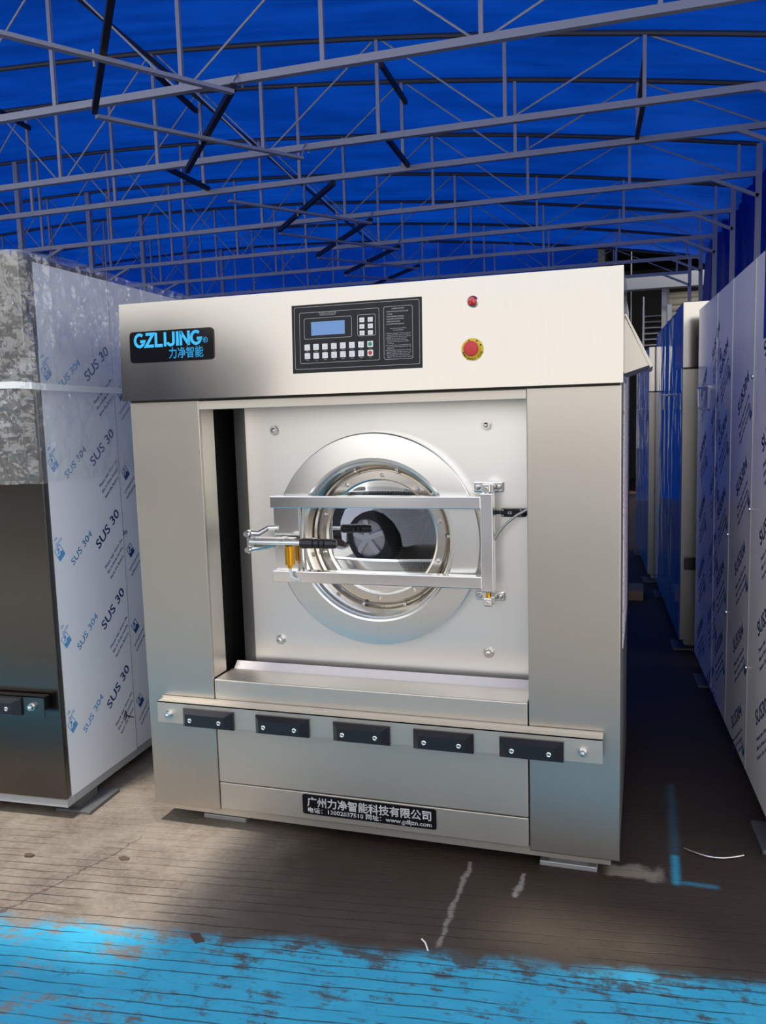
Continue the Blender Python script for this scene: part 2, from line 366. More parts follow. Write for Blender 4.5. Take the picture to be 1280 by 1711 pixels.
YK = {1: 2.31, 2: 3.67, 3: 4.52, 4: 5.93, 5: 7.38, 6: 8.75, 7: 10.15, 8: 11.55}
def skew(y): return -0.062*(y-3.67)
def arch(x, y): x = x - skew(y); return 4.63 - 0.0108*(x+5.6)**2
ynodes = [-2.4, -1.9, -0.75, 0.95] + [YK[k] for k in sorted(YK)] + [12.9]
def sag(y):
    for a, b in zip(ynodes, ynodes[1:]):
        if a <= y <= b: return 0.075*(b-a)/1.4*math.sin(math.pi*(y-a)/(b-a))**2
    return 0.0
def tarp_grid(name, f, nu, nv, mat, skip=None, **kw):
    mb = MB(); mb.v = [tuple(f(i/nu, j/nv)) for j in range(nv+1) for i in range(nu+1)]
    for j in range(nv):
        for i in range(nu):
            if skip and skip((i+0.5)/nu, (j+0.5)/nv): continue
            mb.f.append((j*(nu+1)+i, j*(nu+1)+i+1, (j+1)*(nu+1)+i+1, (j+1)*(nu+1)+i))
    me = bpy.data.meshes.new(name); me.from_pydata(mb.v, [], mb.f); me.materials.append(M[mat])
    me.polygons.foreach_set('use_smooth', [True]*len(me.polygons)); me.update()
    return obj(name, me, **kw)
RX0, RX1, RY0, RY1 = -13.4, 3.6, -2.4, 11.7  # front strip lies out of view, added to block sun from the floor
def roof(u, v):
    y = RY0+(RY1-RY0)*v; x = RX0+(RX1-RX0)*u
    w = noise.noise(Vector((x*0.8, y*2.0, 3.1)))*0.035 + noise.noise(Vector((x*2.5, y*3.0, 7.7)))*0.012
    z = arch(x, y)+0.045-sag(y)+w
    xs = x-skew(y)
    if xs > 2.85: z -= (xs-2.85)**1.5*0.9
    return (x, y, z)
def sun_gap(u, v):
    # openings cut in the unseen roof front, added to throw sun patches on the floor
    y = RY0+(RY1-RY0)*v; x = RX0+(RX1-RX0)*u
    if x < 0.21 and -1.91 < y < -0.71: return True
    return 1.28 < x < 1.70 and -1.5 < y < -1.3
tarp_grid('ceiling', roof, 136, 141, 'tarp', sun_gap, kind='structure')
def wl(u, v):
    y = 1.0+12*u; z = 4.1*v; return (-12.9+skew(y)+0.06*noise.noise(Vector((y*1.6, z*0.4, 1))), y, z)
tarp_grid('wall_left', wl, 120, 16, 'tarp_wall', kind='structure')
def wr_(u, v):
    y = 3.2+7.6*u; z = 1.2+2.75*v
    return (2.98+skew(y)*0.9+0.10*noise.noise(Vector((y*2.6, z*0.5, 5)))+0.05*noise.noise(Vector((y*6, z*1.2, 9))), y, z)
tarp_grid('wall_right', wr_, 110, 18, 'tarp_wall', kind='structure')
def wb_(u, v):
    x = -13+14.0*u; z = (arch(x, 11.7)+0.10)*v; return (x, 11.72+0.06*noise.noise(Vector((x*1.5, z*0.3, 2)))+0.04*noise.noise(Vector((x*5, z*0.6, 2))), z)
tarp_grid('wall_back', wb_, 180, 14, 'tarp_wall', kind='structure')

# the dark shop behind the tent on the right, with a cream roller shutter
MB().box(0.9, 4.6, 16.2, 16.4, 0, 4.6).box(4.4, 4.6, 12.6, 16.4, 0, 4.6).box(0.9, 1.05, 12.9, 16.4, 0, 4.6).box(0.9, 4.6, 12.6, 16.4, 4.4, 4.6).build('wall_shop', 'dark_inside', kind='structure')
B(0.95, 4.4, 12.35, 12.6, 3.50, 3.74).build('trim_1', 'conc', kind='structure')
B(2.00, 2.08, 12.45, 12.6, 0, 3.50).build('trim_2', 'frame_grey', kind='structure')
sh = thing('roller_shutter', 'cream slatted roller shutter in the shop front behind the tent', 'shutter', (2.36, 12.6, 0))
slat = MB().prism([(0.0, 0.0), (-0.035, 0.02), (-0.045, 0.055), (-0.02, 0.10), (0.0, 0.108)], 'x', -0.24, 0.95).mesh('slat', 'cream')
for k in range(30): obj('slat', slat, sh, (0, 0, 0.2+k*0.108))
B(-0.28, -0.24, -0.06, 0.02, 0, 3.5).build('guide_rail', 'frame_grey', sh)
B(2.09, 2.16, 12.38, 12.48, 2.95, 3.22).build('meter_box', 'zinc', label='pale grey box on the shop post beside the roller shutter', cat='box')
ln = thing('work_lamp', 'dim round-shaded lamp hanging in the dark shop behind the tent', 'lamp', (1.50, 12.9, 2.55))
MB().lathe_y([(0.02, 0.0), (0.05, 0.02), (0.20, 0.12), (0.19, 0.12), (0.03, 0.03)], n=20).build('shade', 'zinc', ln).rotation_euler = (R(90), 0, 0)
MB().tube([(0, 0, 0), (0, 0, 1.85)], 0.012, 6).build('cord', 'frame_grey', ln)
rk = thing('storage_rack', 'dark slatted storage rack in the shop behind the tent', 'rack', (1.95, 13.0, 0))
for k in range(16): B(-0.25, 0.12, 0, 0.5, 1.6+k*0.10, 1.62+k*0.10).build('shelf', 'frame_grey', rk)
for x in (-0.26, 0.12): B(x, x+0.02, 0, 0.04, 0, 3.3).build('upright', 'frame_grey', rk)
B(1.70, 1.725, 12.2, 12.225, 0, 3.35).build('steel_pole', 'zinc', label='thin leaning-height steel pole before the dark shop front', cat='pole')

# ------------------------------------------------------------------ roof trusses
ORD = {1: 'nearest', 2: 'second', 3: 'third', 4: 'fourth', 5: 'fifth', 6: 'sixth', 7: 'seventh', 8: 'farthest'}
CH = 3.6
for k, y in YK.items():
    s = skew(y)
    lab = '%s blue-grey lattice roof truss under the blue tarp%s' % (ORD[k], ', counted from the camera' if k not in (1, 8) else ' from the camera')
    tr = thing('roof_truss', lab, 'truss', (0, y, 0), group='lattice trusses of the tent roof')
    xl, xr = -5.28+s*0.9, 2.86+s*0.95
    xf = xl-4.6
    MB().bar((xf, 0, CH), (xr, 0, CH), 0.045, 0.045).build('bottom_chord', 'truss', tr)
    pts = [(x, 0, arch(x, y)) for x in [xf+(xr-xf)*i/24 for i in range(25)]]
    MB().tube(pts, 0.021, 8).build('top_chord', 'truss_dark', tr, True)
    xs = [1.74+s-0.957*i for i in range(13)]; xs = [x for x in xs if x > xf+0.2 and abs(x-xl) > 0.15]
    if xs[0]+0.957 < xr-0.1: xs.insert(0, xs[0]+0.957); off = 1
    else: off = 0
    for i, x in enumerate(xs):
        MB().bar((x, 0, CH), (x, 0, arch(x, y)), 0.026).build('web_post', 'truss', tr)
        if (i-off) % 2 == 1:
            for j in (i-1, i+1):
                if 0 <= j < len(xs):
                    sg = 1 if xs[j] > x else -1
                    MB().tube([(x+sg*0.05, 0.01, CH+0.02), (xs[j]-sg*0.04, 0.01, arch(xs[j], y)-0.02)], 0.0075, 6).build('diagonal_rod', 'truss', tr)
    MB().bar((xl, 0, 0), (xl, 0, arch(xl, y)), 0.06).build('column', 'truss', tr)
    MB().bar((xr, 0, 0), (xr, 0, arch(xr, y)), 0.05).build('column', 'truss', tr)
    MB().bar((2.44+s*0.95, -0.01, CH), (xr, -0.01, CH-0.20), 0.03).build('knee_brace', 'truss', tr)
    MB().bar((xl-0.62, -0.01, CH), (xl, -0.01, CH-0.26), 0.03).build('knee_brace', 'truss', tr)
    MB().bar((xl+0.62, -0.01, CH), (xl, -0.01, CH-0.26), 0.03).build('knee_brace', 'truss', tr)

bays = [(0.95, 2.31, 'nearest, running out of the top of the picture'), (2.31, 3.67, 'between the first two trusses'), (4.52, 5.93, 'between the third and fourth trusses'), (5.93, 7.38, 'between the fourth and fifth trusses'), (7.38, 8.75, 'between the fifth and sixth trusses'), (8.75, 10.15, 'between the sixth and seventh trusses')]
for a, b, where in bays:
    a2, b2 = a-0.10, b-0.12; zz = 3.515
    sl = thing('scissor_link', 'crossed black and grey scissor bars ' + where, 'link', (0, 0, 0), group='scissor links under the roof')
    L = lambda y: -1.40-0.10*y
    Q = lambda y: -0.44-0.088*y
    MB().bar((Q(a2), a2, zz+0.01), (L(b2), b2, zz-0.01), 0.035, 0.04).build('dark_bar', 'bar_black', sl)
    MB().bar((L(a2), a2, zz-0.035), (Q(b2), b2, zz-0.03), 0.04, 0.022).build('grey_bar', 'truss', sl)
    MB().tube([(Q(b2)-0.01, b2+0.02, zz), (Q(b2)-0.01, b2+0.05, zz+0.06), (Q(b2)-0.01, b, zz+0.125), (Q(b2)-0.01, b+0.035, zz+0.09), (Q(b2)-0.01, b+0.035, zz+0.05)], 0.006, 6).build('hook', 'zinc', sl)
    MB().tube([((L(b2)+Q(b2))/2+0.0, (a2+b2)/2, zz-0.06), ((L(b2)+Q(b2))/2, (a2+b2)/2, zz+0.03)], 0.008, 8).build('pivot_bolt', 'zinc', sl)
for (p, q, w) in (((-2.12, 3.67, 4.38), (-2.18, 4.52, 4.33), 'upper left'), ((-2.03, 3.67, 3.60), (-2.09, 4.52, 3.63), 'lower left'), ((-0.14, 3.67, 4.12), (-0.19, 4.52, 4.14), 'upper middle'),
                  ((-0.14, 3.67, 3.63), (-0.18, 4.52, 3.62), 'lower middle'), ((1.74, 3.67, 3.90), (1.70, 4.52, 3.91), 'upper right'), ((1.74, 3.67, 3.62), (1.68, 4.52, 3.62), 'lower right'), ((-3.98, 3.67, 4.45), (-4.02, 4.52, 4.41), 'far left')):
    MB().bar(p, q, 0.03, 0.04).build('tie_bar', 'bar_black', label='short dark tie bar joining the second and third trusses, %s one' % w, cat='bar', group='tie bars between tent sections')
MB().tube([(x, y, arch(x, y)-0.10) for x, y in [(-2.03-0.085*(yy-3.67), yy) for yy in [1.6+0.5*i for i in range(20)]]], 0.018, 8).build('purlin_pipe', 'truss_dark', label='long dark pipe running front to back under the tarp, crossing the trusses', cat='pipe')

# ------------------------------------------------------------------ main washing machine
wm = thing('washing_machine', 'large stainless steel industrial washer with round porthole door in the middle', 'washing machine')
W = 1.70
def sheet_post(x0, x1, inner):
    mb = MB().box(x0, x1, 0, 0.014, 0.08, 1.588, 0.004)
    ix = x1 if inner == 'r' else x0
    if inner == 'r': mb.box(ix-0.004, ix, 0.008, 0.10, 0.585, 1.588)
    else: mb.box(ix, ix+0.004, 0.008, 0.10, 0.585, 1.588)
    return mb
sheet_post(0, 0.2774, 'r').build('front_post', 'steel', wm)
sheet_post(1.4161, W, 'l').build('front_post', 'steel', wm)
# outer casing behind the front
MB().box(0.002, 0.006, 0.012, 1.55, 0.09, 1.90).build('side_panel', 'film_white', wm)
sp_ = MB().box(W-0.006, W-0.002, 0.012, 1.0, 0.09, 1.90).build('side_panel', 'steel', wm)
B(W-0.002, W, 0.30, 0.975, 0.695, 1.90).build('edge_film', 'film_pink', wm)['label'] = 'pinkish printed protective film on the right side'
MB().box(0.006, W-0.006, 1.0, 1.55, 0.09, 1.86).box(0.02, W-0.02, 0.3, 1.0, 1.60, 1.87).build('rear_body', 'dark_steel', wm)
# header, tilted back a little
hd = [(-0.027, 1.592), (-0.012, 1.931), (0.40, 1.931), (0.40, 1.60), (0.02, 1.592)]
MB().prism(hd, 'x', -0.0125, 1.7045).build('header', 'steel_header', wm)
HY = lambda z: -0.027 + 0.015*(z-1.592)/0.339
hu = Vector((0, 0.015, 0.339)).normalized()
def header_m(x, z, lift=0.0): return frame_m((x, HY(z)-lift, z), (1, 0, 0), hu)
MB().box(0.005, W-0.005, -0.004, 0.3, 1.588, 1.5925).build('header_gap_strip', 'dark_inside', wm)
B(0.2774, 1.4161, 0.0, 0.06, 1.5535, 1.584, 0.002).build('trim_bar', 'steel_h', wm)
B(0.20, 1.5, 0.06, 0.30, 1.58, 1.588).build('recess_ceiling', 'dark_steel', wm)
# lower apron and ledge
B(0.2805, 1.4125, 0.0, 0.138, 0.1925, 0.5819, 0.004).build('apron_panel', 'steel_h', wm)
B(0.2805, 1.4125, 0.002, 0.06, 0.088, 0.1895, 0.003).build('kick_panel', 'steel_h', wm)
MB().prism([(0.136, 0.576), (0.168, 0.604), (0.171, 0.602), (0.14, 0.572)], 'x', 0.288, 1.43).build('ledge_lip', 'lavender', wm)
# base frame and feet
MB().box(0.02, 1.672, 0.022, 0.07, 0.054, 0.085).box(0.03, 1.668, 1.48, 1.54, 0.04, 0.09).box(0.03, 0.09, 0.071, 1.479, 0.045, 0.084).box(1.61, 1.672, 0.071, 1.479, 0.054, 0.084).build('base_frame', 'steel_h', wm)
for x0, x1, y0 in ((1.44, 1.627, 0.060), (0.160, 0.338, 0.077), (1.44, 1.627, 1.35), (0.16, 0.338, 1.35)):
    MB().box(x0, x1, y0, y0+0.13, 0, 0.018, 0.003).box(x0+0.03, x1-0.03, y0+0.03, y0+0.10, 0.018, 0.05).build('foot_plate', 'zinc', wm)
# recess: dark inner walls and drum front plate
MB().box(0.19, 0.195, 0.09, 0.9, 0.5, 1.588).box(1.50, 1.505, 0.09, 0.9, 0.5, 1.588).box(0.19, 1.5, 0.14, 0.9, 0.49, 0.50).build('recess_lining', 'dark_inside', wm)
PY = 0.20; CX, CZ = 0.857, 1.078
def plate():
    mb = MB(); nr = 72
    prof = [(0.298, PY+0.12), (0.298, PY+0.016), (0.301, PY+0.013), (0.348, PY+0.001), (0.352, PY), (0.366, PY)]
    for (xa, ya), (xb, yb) in zip(prof, prof[1:]): mb.add([(xa, ya, 0.56), (xb, yb, 0.56), (xb, yb, 1.56), (xa, ya, 1.56)], [(0, 1, 2, 3)])
    # flat plate with a round hole: ring of quads from circle to rectangle
    x0, x1, z0, z1 = 0.366, 1.47, 0.56, 1.56; vs = []; rh = 0.30
    for k in range(nr):
        a = 2*math.pi*k/nr; c, s = math.cos(a), math.sin(a)
        tt = min(((x1-CX)/c if c > 1e-6 else (x0-CX)/c if c < -1e-6 else 9), ((z1-CZ)/s if s > 1e-6 else (z0-CZ)/s if s < -1e-6 else 9))
        vs += [(CX+rh*c, PY, CZ+rh*s), (CX+tt*c, PY, CZ+tt*s)]
    for cx_, cz_ in ((x0, z0), (x1, z0), (x1, z1), (x0, z1)): vs.append((cx_, PY, cz_))
    fs = [(2*k, 2*k+1, (2*k+3) % (2*nr), (2*k+2) % (2*nr)) for k in range(nr)]
    for ci in range(4):
        cx_, _, cz_ = vs[2*nr+ci]; ang = math.atan2(cz_-CZ, cx_-CX) % (2*math.pi); k = int(ang/(2*math.pi/nr)); fs.append((2*k+1, 2*nr+ci, (2*k+3) % (2*nr)))
    mb.add(vs, fs); return mb
plate().build('drum_plate', 'plate', wm, True)
hb = hexbolt(0.016, 0.014)
for x, z in ((0.4712, 1.4727), (1.2552, 1.4737), (0.4608, 0.6867), (1.2523, 0.6832)): obj('plate_bolt', hb, wm, (x, PY, z))

# door
dr = B(0.4865, 0.589, 0.128, 0.133, 0.965, 1.20).build('door_latch_plate', 'polish', wm)
ring = MB().lathe_y([(0.379, 0.042), (0.380, 0.005), (0.3785, 0.0015), (0.376, 0.000), (0.340, -0.003), (0.292, -0.005), (0.285, -0.003), (0.280, 0.002), (0.277, 0.010), (0.272, 0.05)], (CX, 0.158, CZ), 120).build('door_ring', 'ring', wm, True)
cone = MB().lathe_y([(0.277, 0.168), (0.270, 0.178), (0.262, 0.205), (0.258, 0.232), (0.245, 0.246), (0.20, 0.252)], (CX, 0, CZ), 120).build('door_cone', 'flange', wm, True)
fl = MB().lathe_y([(0.243, 0.246), (0.243, 0.238), (0.240, 0.236), (0.212, 0.236), (0.206, 0.239), (0.204, 0.250)], (CX, 0, CZ), 120).build('glass_flange', 'flange', wm, True)
MB().lathe_y([(0.207, 0.245), (0.2, 0.2445), (0.1, 0.2445), (0.0005, 0.2445)], (CX, 0, CZ), 96).build('door_glass', 'glass', wm, True)
sc = domebolt(0.0075, 0.009)
for k in range(10):
    a = R(15+36*k); obj('flange_screw', sc, fl, (CX+0.226*math.cos(a), 0.236, CZ+0.226*math.sin(a)))
for k in range(10):
    a = R(2+36*k); obj('cone_screw', sc, cone, (CX+0.255*math.cos(a), 0.226, CZ+0.255*math.sin(a)))
# inner drum, seen through the glass
def drum_wall():
    n, r = 96, 0.43; y0, y1 = 0.40, 1.0; mb = MB()
    prof = [(0.25, 0.30), (0.27, 0.34), (r-0.03, 0.37), (r, 0.40), (r, y1), (0.001, y1)]
    mb.lathe_y(prof, (CX, 0, CZ), n); me = mb.mesh('drum', 'drum', True)
    uv = me.uv_layers.new(name='UVMap')
    for p in me.polygons:
        cs = [me.vertices[me.loops[l].vertex_index].co for l in p.loop_indices]
        flatend = all(abs(c.y-y1) < 1e-4 for c in cs)
        am = [math.atan2(c.z-CZ, c.x-CX) for c in cs]
        if max(am)-min(am) > math.pi: am = [x+2*math.pi if x < 0 else x for x in am]
        for l, c, a in zip(p.loop_indices, cs, am):
            if flatend: uv.data[l].uv = ((c.x-CX)*80, (c.z-CZ)*80)
            else: uv.data[l].uv = (a*r*80, c.y*80+math.hypot(c.x-CX, c.z-CZ)*80)
    return me
dm = obj('drum', drum_wall(), wm)
mb = MB()
for k in range(9):
    a = R(40*k+8); mb.bar((CX+0.03*math.cos(a), 0.992, CZ+0.03*math.sin(a)), (CX+0.15*math.cos(a), 0.992, CZ+0.15*math.sin(a)), 0.012, 0.014, (0, 1, 0))
mb.lathe_y([(0.035, 1.0), (0.035, 0.985), (0.001, 0.982)], (CX, 0, CZ), 20)
mb.build('drum_hub_star', 'polish', dm)
for k in range(3):
    a = R(-30+120*k); MB().prism([(-0.06, 0), (0.06, 0), (0.02, 0.09), (-0.02, 0.09)], 'y', 0.40, 0.99).build('drum_lifter', 'drum', dm, mtx=Matrix.Translation((CX+0.43*math.cos(a), 0, CZ+0.43*math.sin(a))) @ Matrix.Rotation(-(a+R(90)), 4, 'Y') )

# swinging frame that carries the door
fr_ = B(1.248, 1.290, 0.100, 0.142, 0.918, 1.250, 0.003).build('door_frame', 'polish', wm)
B(0.485, 1.250, 0.100, 0.140, 1.198, 1.240, 0.003).build('upper_arm', 'polish', fr_)
B(0.484, 1.250, 0.100, 0.140, 0.928, 0.970, 0.003).build('lower_arm', 'polish', fr_)
MB().tube([(0.592, 0.118, 0.968), (0.592, 0.118, 1.20)], 0.005, 10).build('guide_rod', 'bolt', fr_)
MB().tube([(0.606, 0.122, 0.968), (0.606, 0.122, 1.20)], 0.004, 10).build('guide_rod', 'bolt', fr_)
# hinges
kn = MB().box(-0.014, 0.014, -0.03, 0.05, -0.014, 0.016, 0.004).lathe_y([(0.007, -0.03), (0.006, -0.034), (0.001, -0.034)], n=10).mesh('hinge_knob', 'polish')
for z0, z1, kz, sgn in ((1.246, 1.283, 1.266, 1), (0.870, 0.904, 0.882, -1)):
    hg = B(1.210, 1.312, 0.186, 0.2, z0, z1, 0.005).build('hinge', 'polish', wm)
    obj('hinge_knob', kn, hg, (1.268, 0.135, kz))
    B(1.276, 1.289, 0.12, 0.19, z0+0.004, z1-0.004, 0.002).build('hinge_web', 'bolt', hg)
    MB().tube([(1.268, 0.128, kz), (1.268, 0.128, kz-sgn*0.03)], 0.009, 10).build('hinge_pin', 'gold' if sgn < 0 else 'bolt', hg)
    for x in (1.226, 1.297): obj('hinge_screw', domebolt(0.010, 0.009), hg, (x, 0.186, (z0+z1)/2))
# safety switch and cable
sw = B(1.306, 1.388, 0.17, 0.20, 1.164, 1.192, 0.003).build('safety_switch', 'panel_black', wm)
MB().tube([(1.27, 0.185, 1.178), (1.285, 0.185, 1.178), (1.29, 0.185, 1.178), (1.306, 0.185, 1.178)], [0.009, 0.009, 0.006, 0.006], 10).build('switch_plunger', 'black_rubber', sw)
MB().tube([(1.388, 0.185, 1.176), (1.45, 0.185, 1.174)], 0.008, 10).build('switch_lead', 'black_rubber', sw)
for x in (1.312, 1.372):
    for z in (1.169, 1.187): obj('switch_screw', domebolt(0.0035, 0.004), sw, (x, 0.17, z))
obj('switch_marking', text_mesh('CE', 0.012, 'white_print', ax='CENTER', ay='CENTER'), sw, mtx=front_m(1.335, 1.178, 0.1692))
MB().tube([(1.44, 0.165, 1.205), (1.40, 0.160, 1.193), (1.36, 0.155, 1.172), (1.325, 0.150, 1.143), (1.30, 0.145, 1.115), (1.285, 0.141, 1.085), (1.28, 0.141, 1.07)], 0.0045, 8).build('steel_cable', 'cable', wm, True)
# latch with black handle
la = B(0.43, 0.585, 0.075, 0.10, 1.066, 1.094, 0.002).build('latch_body', 'bolt', wm)
B(0.405, 0.432, 0.065, 0.10, 1.060, 1.095, 0.002).build('latch_block', 'bolt', la)
B(0.535, 0.56, 0.045, 0.085, 1.060, 1.098, 0.002).build('latch_collar', 'bolt', la)
MB().tube([(0.425, 0.05, 1.080), (0.63, 0.05, 1.080)], 0.0075, 14).build('latch_rod', 'bolt', la, True)
hp = [(0.622, 0.016), (0.63, 0.0185), (0.668, 0.0175), (0.671, 0.014), (0.675, 0.0175), (0.69, 0.0175), (0.693, 0.014), (0.697, 0.0175), (0.71, 0.0175), (0.713, 0.014), (0.717, 0.0175), (0.75, 0.016), (0.756, 0.012), (0.758, 0.004)]
MB().tube([(x, 0.05, 1.080) for x, r in hp], [r for x, r in hp], 18).build('latch_handle', 'black_rubber', la, True)
for sz, pts in ((1, [(0.408, 0.075, 1.108), (0.44, 0.09, 1.105), (0.465, 0.12, 1.122), (0.50, 0.13, 1.122)]), (-1, [(0.41, 0.075, 1.050), (0.45, 0.09, 1.055), (0.49, 0.12, 1.062)])):
    MB().tube(pts, [0.012, 0.010, 0.009, 0.009], 10).build('latch_claw', 'bolt', la, True)
    MB().lathe_y([(0.014, 0.0), (0.014, -0.022), (0.010, -0.027), (0.001, -0.027)], (pts[0][0], 0.08, pts[0][2]), 14).build('claw_roller', 'bolt', la, True)
MB().tube([(0.563, 0.085, 1.064), (0.563, 0.085, 0.997)], 0.017, 18).build('air_cylinder', 'gold', la, True)
MB().tube([(0.562, 0.085, 0.997), (0.562, 0.085, 0.984)], 0.009, 12).build('cylinder_fitting', 'gold', la, True)
MB().tube([(0.562, 0.085, 0.986), (0.562, 0.085, 0.965), (0.565, 0.085, 0.952), (0.576, 0.088, 0.944), (0.59, 0.10, 0.938)], 0.006, 8).build('air_hose', 'clear_tube', la, True)

# bumper rail
rl = MB().box(0.067, 1.649, -0.047, -0.043, 0.421, 0.499).box(0.067, 1.649, -0.047, -0.012, 0.496, 0.499).box(0.067, 1.649, -0.040, -0.012, 0.421, 0.424).build('bumper_rail', 'steel_h', wm)
MB().box(0.067, 1.649, -0.012, -0.004, 0.496, 0.508).build('rail_lip', 'steel_h', rl)
def bumper():
    o_ = [(-0.101, -0.033), (0.101, -0.033), (0.101, 0.033), (-0.101, 0.033)]; i_ = [(-0.078, -0.022), (0.078, -0.022), (0.078, 0.022), (-0.078, 0.022)]
    mb = MB(); vs = [(x, 0, z) for x, z in o_] + [(x, -0.008, z) for x, z in o_] + [(x, -0.034, z) for x, z in i_]
    fs = [(3, 2, 1, 0), (8, 9, 10, 11)] + [(i, (i+1) % 4, 4+(i+1) % 4, 4+i) for i in range(4)] + [(4+i, 4+(i+1) % 4, 8+(i+1) % 4, 8+i) for i in range(4)]
    return mb.add(vs, fs).mesh('bumper_pad', 'black_rubber')
bp = bumper(); bs = MB().lathe_y([(0.0085, 0), (0.0085, -0.003), (0.006, -0.0045), (0.004, -0.003), (0.001, -0.003)], n=14).mesh('pad_screw', 'bolt', True)
for x0, x1 in ((0.178, 0.378), (0.467, 0.669), (0.759, 0.960), (1.043, 1.244), (1.330, 1.530)):
    b_ = obj('bumper_pad', bp, rl, ((x0+x1)/2, -0.047, 0.450))
    for dx in (-0.058, 0.058): obj('pad_screw', bs, rl, ((x0+x1)/2+dx, -0.081, 0.450))
for x in (0.116, 1.589): obj('rail_bolt', hexbolt(0.012, 0.018), rl, (x, -0.047, 0.455))

# detergent box on the right side
sb = MB().prism([(1.702, 1.805), (1.778, 1.648), (1.700, 1.624)], 'y', 0.16, 0.52).build('detergent_box', 'steel', wm)
MB().prism([(1.703, 1.808), (1.709, 1.808), (1.789, 1.646), (1.781, 1.640)], 'y', 0.152, 0.53).build('box_lid', 'steel', sb)

# name plate
lp = MB().prism(rrect(-0.166, 0.166, -0.054, 0.054, 0.014), 'y', 0, -0.004).build('name_plate', 'black_gloss', wm, mtx=Matrix.Translation((0.1955, HY(1.7775), 1.7775)) @ Matrix.Rotation(-math.atan2(0.015, 0.339), 4, 'X'))
pm_ = lambda x, z: frame_m((x, -0.0046, z), (1, 0, 0), (0, 0, 1))
def stroke(mb, pts, w):
    P = [Vector((p[0], p[1])) for p in pts]; L_ = []; R_ = []
    for i, p in enumerate(P):
        a = (P[i]-P[i-1]).normalized() if i else None; b = (P[i+1]-P[i]).normalized() if i < len(P)-1 else None
        t_ = ((a if a is not None else b)+(b if b is not None else a)).normalized(); nrm = Vector((-t_.y, t_.x)); k = 1.0
        if a is not None and b is not None: k = 1/max(0.45, nrm.dot(Vector((-a.y, a.x))))
        L_.append(p+nrm*w/2*k); R_.append(p-nrm*w/2*k)
    n = len(P); mb.add([(v.x, v.y, 0.0004) for v in L_+R_], [(i, i+1, n+i+1, n+i) for i in range(n-1)])
def arcp(cx, cy, rx, ry, a0, a1, n=14): return [(cx+rx*math.cos(R(a0+(a1-a0)*i/n)), cy+ry*math.sin(R(a0+(a1-a0)*i/n))) for i in range(n+1)]
GL = {'G': (0.80, [arcp(0.40, 0.5, 0.33, 0.42, 48, 360)[:-1]+[(0.73, 0.43), (0.45, 0.43)]]), 'Z': (0.70, [[(0.05, 0.92), (0.60, 0.92), (0.07, 0.08), (0.64, 0.08)]]), 'L': (0.62, [[(0.10, 1.0), (0.10, 0.08), (0.58, 0.08)]]),
      'I': (0.28, [[(0.14, 0), (0.14, 1.0)]]), 'J': (0.60, [[(0.46, 1.0)]+arcp(0.26, 0.28, 0.20, 0.20, 0, -180)]), 'N': (0.78, [[(0.10, 0), (0.10, 1.0)], [(0.10, 0.97), (0.66, 0.03)], [(0.66, 0), (0.66, 1.0)]])}
gx = -0.147; gh = 0.049; gs = 0.268/sum(GL[c][0] for c in 'GZLIJING')
for c in 'GZLIJING':
    gm = MB()
    for st_ in GL[c][1]: stroke(gm, [(p[0]*gs, p[1]*gh) for p in st_], 0.0104)
    obj('lettering', gm.mesh('lettering', 'cyan_print'), lp, mtx=pm_(gx, -0.002)); gx += GL[c][0]*gs
obj('lettering', text_mesh('\u529b\u51c0\u667a\u80fd', 0.040, 'cyan_print', 0.020, 'LEFT', width=0.134), lp, mtx=pm_(-0.010, -0.041))
obj('lettering', text_mesh('\u00ae', 0.026, 'cyan_print', 0.0, 'LEFT'), lp, mtx=pm_(0.125, 0.003))

# company plate on the kick panel
cp_ = MB().prism(rrect(-0.2455, 0.2455, -0.0365, 0.0365, 0.008), 'y', 0, -0.003).build('company_plate', 'black_gloss', wm, loc=(0.8555, 0.002, 0.1475))
qm = lambda x, z: frame_m((x, -0.0035, z), (1, 0, 0), (0, 0, 1))
obj('lettering', text_mesh('\u5e7f\u5dde\u529b\u51c0\u667a\u80fd\u79d1\u6280\u6709\u9650\u516c\u53f8', 0.038, 'white_print', 0.022, 'LEFT', width=0.455), cp_, mtx=qm(-0.228, -0.004))
obj('lettering', text_mesh('\u7535\u8bdd\uff1a13802837518 \u7f51\u5740\uff1awww.gdljzn.com', 0.021, 'white_print', 0.020, 'LEFT', width=0.455), cp_, mtx=qm(-0.228, -0.028))

# control panel
pc0 = (0.8735, 1.772)
pn = MB().prism([(-0.2215, -0.1105), (0.2215, -0.1105), (0.2215, 0.1105), (-0.2215, 0.1105)], 'y', 0, -0.003).build('control_panel', 'panel_black', wm, mtx=Matrix.Translation((pc0[0], HY(pc0[1]), pc0[1])) @ Matrix.Rotation(-math.atan2(0.015, 0.339), 4, 'X'))
def U(x): return x-0.2215
def outline(x0, x1, z0, z1, r=0.006, w=0.0011):
    a = rrect(U(x0), U(x1), z0, z1, r, 4); b = rrect(U(x0)+w, U(x1)-w, z0+w, z1-w, r-w*0.5, 4); n = len(a)
    vs = [(x, -0.0034, z) for x, z in a+b]
    return MB().add(vs, [(i, (i+1) % n, n+(i+1) % n, n+i) for i in range(n)])
for rr_ in ((0.0088, 0.4359, -0.0983, 0.1035), (0.0272, 0.3029, -0.0798, 0.0853), (0.0432, 0.2092, -0.0013, 0.0662), (0.2288, 0.2905, -0.0011, 0.0673), (0.3173, 0.4135, -0.0797, 0.0869)):
    outline(*rr_).build('printed_border', 'grey_print', pn)
t = NT('lcd'); M['lcd'] = t.done(t.pbr((0.10, 0.22, 0.45), 0.12, 0.0, emit=(0.13, 0.28, 0.58), emit_s=0.22))
B(U(0.0685), U(0.1852), -0.0036, -0.003, 0.010, 0.0535).build('display', 'lcd', pn)
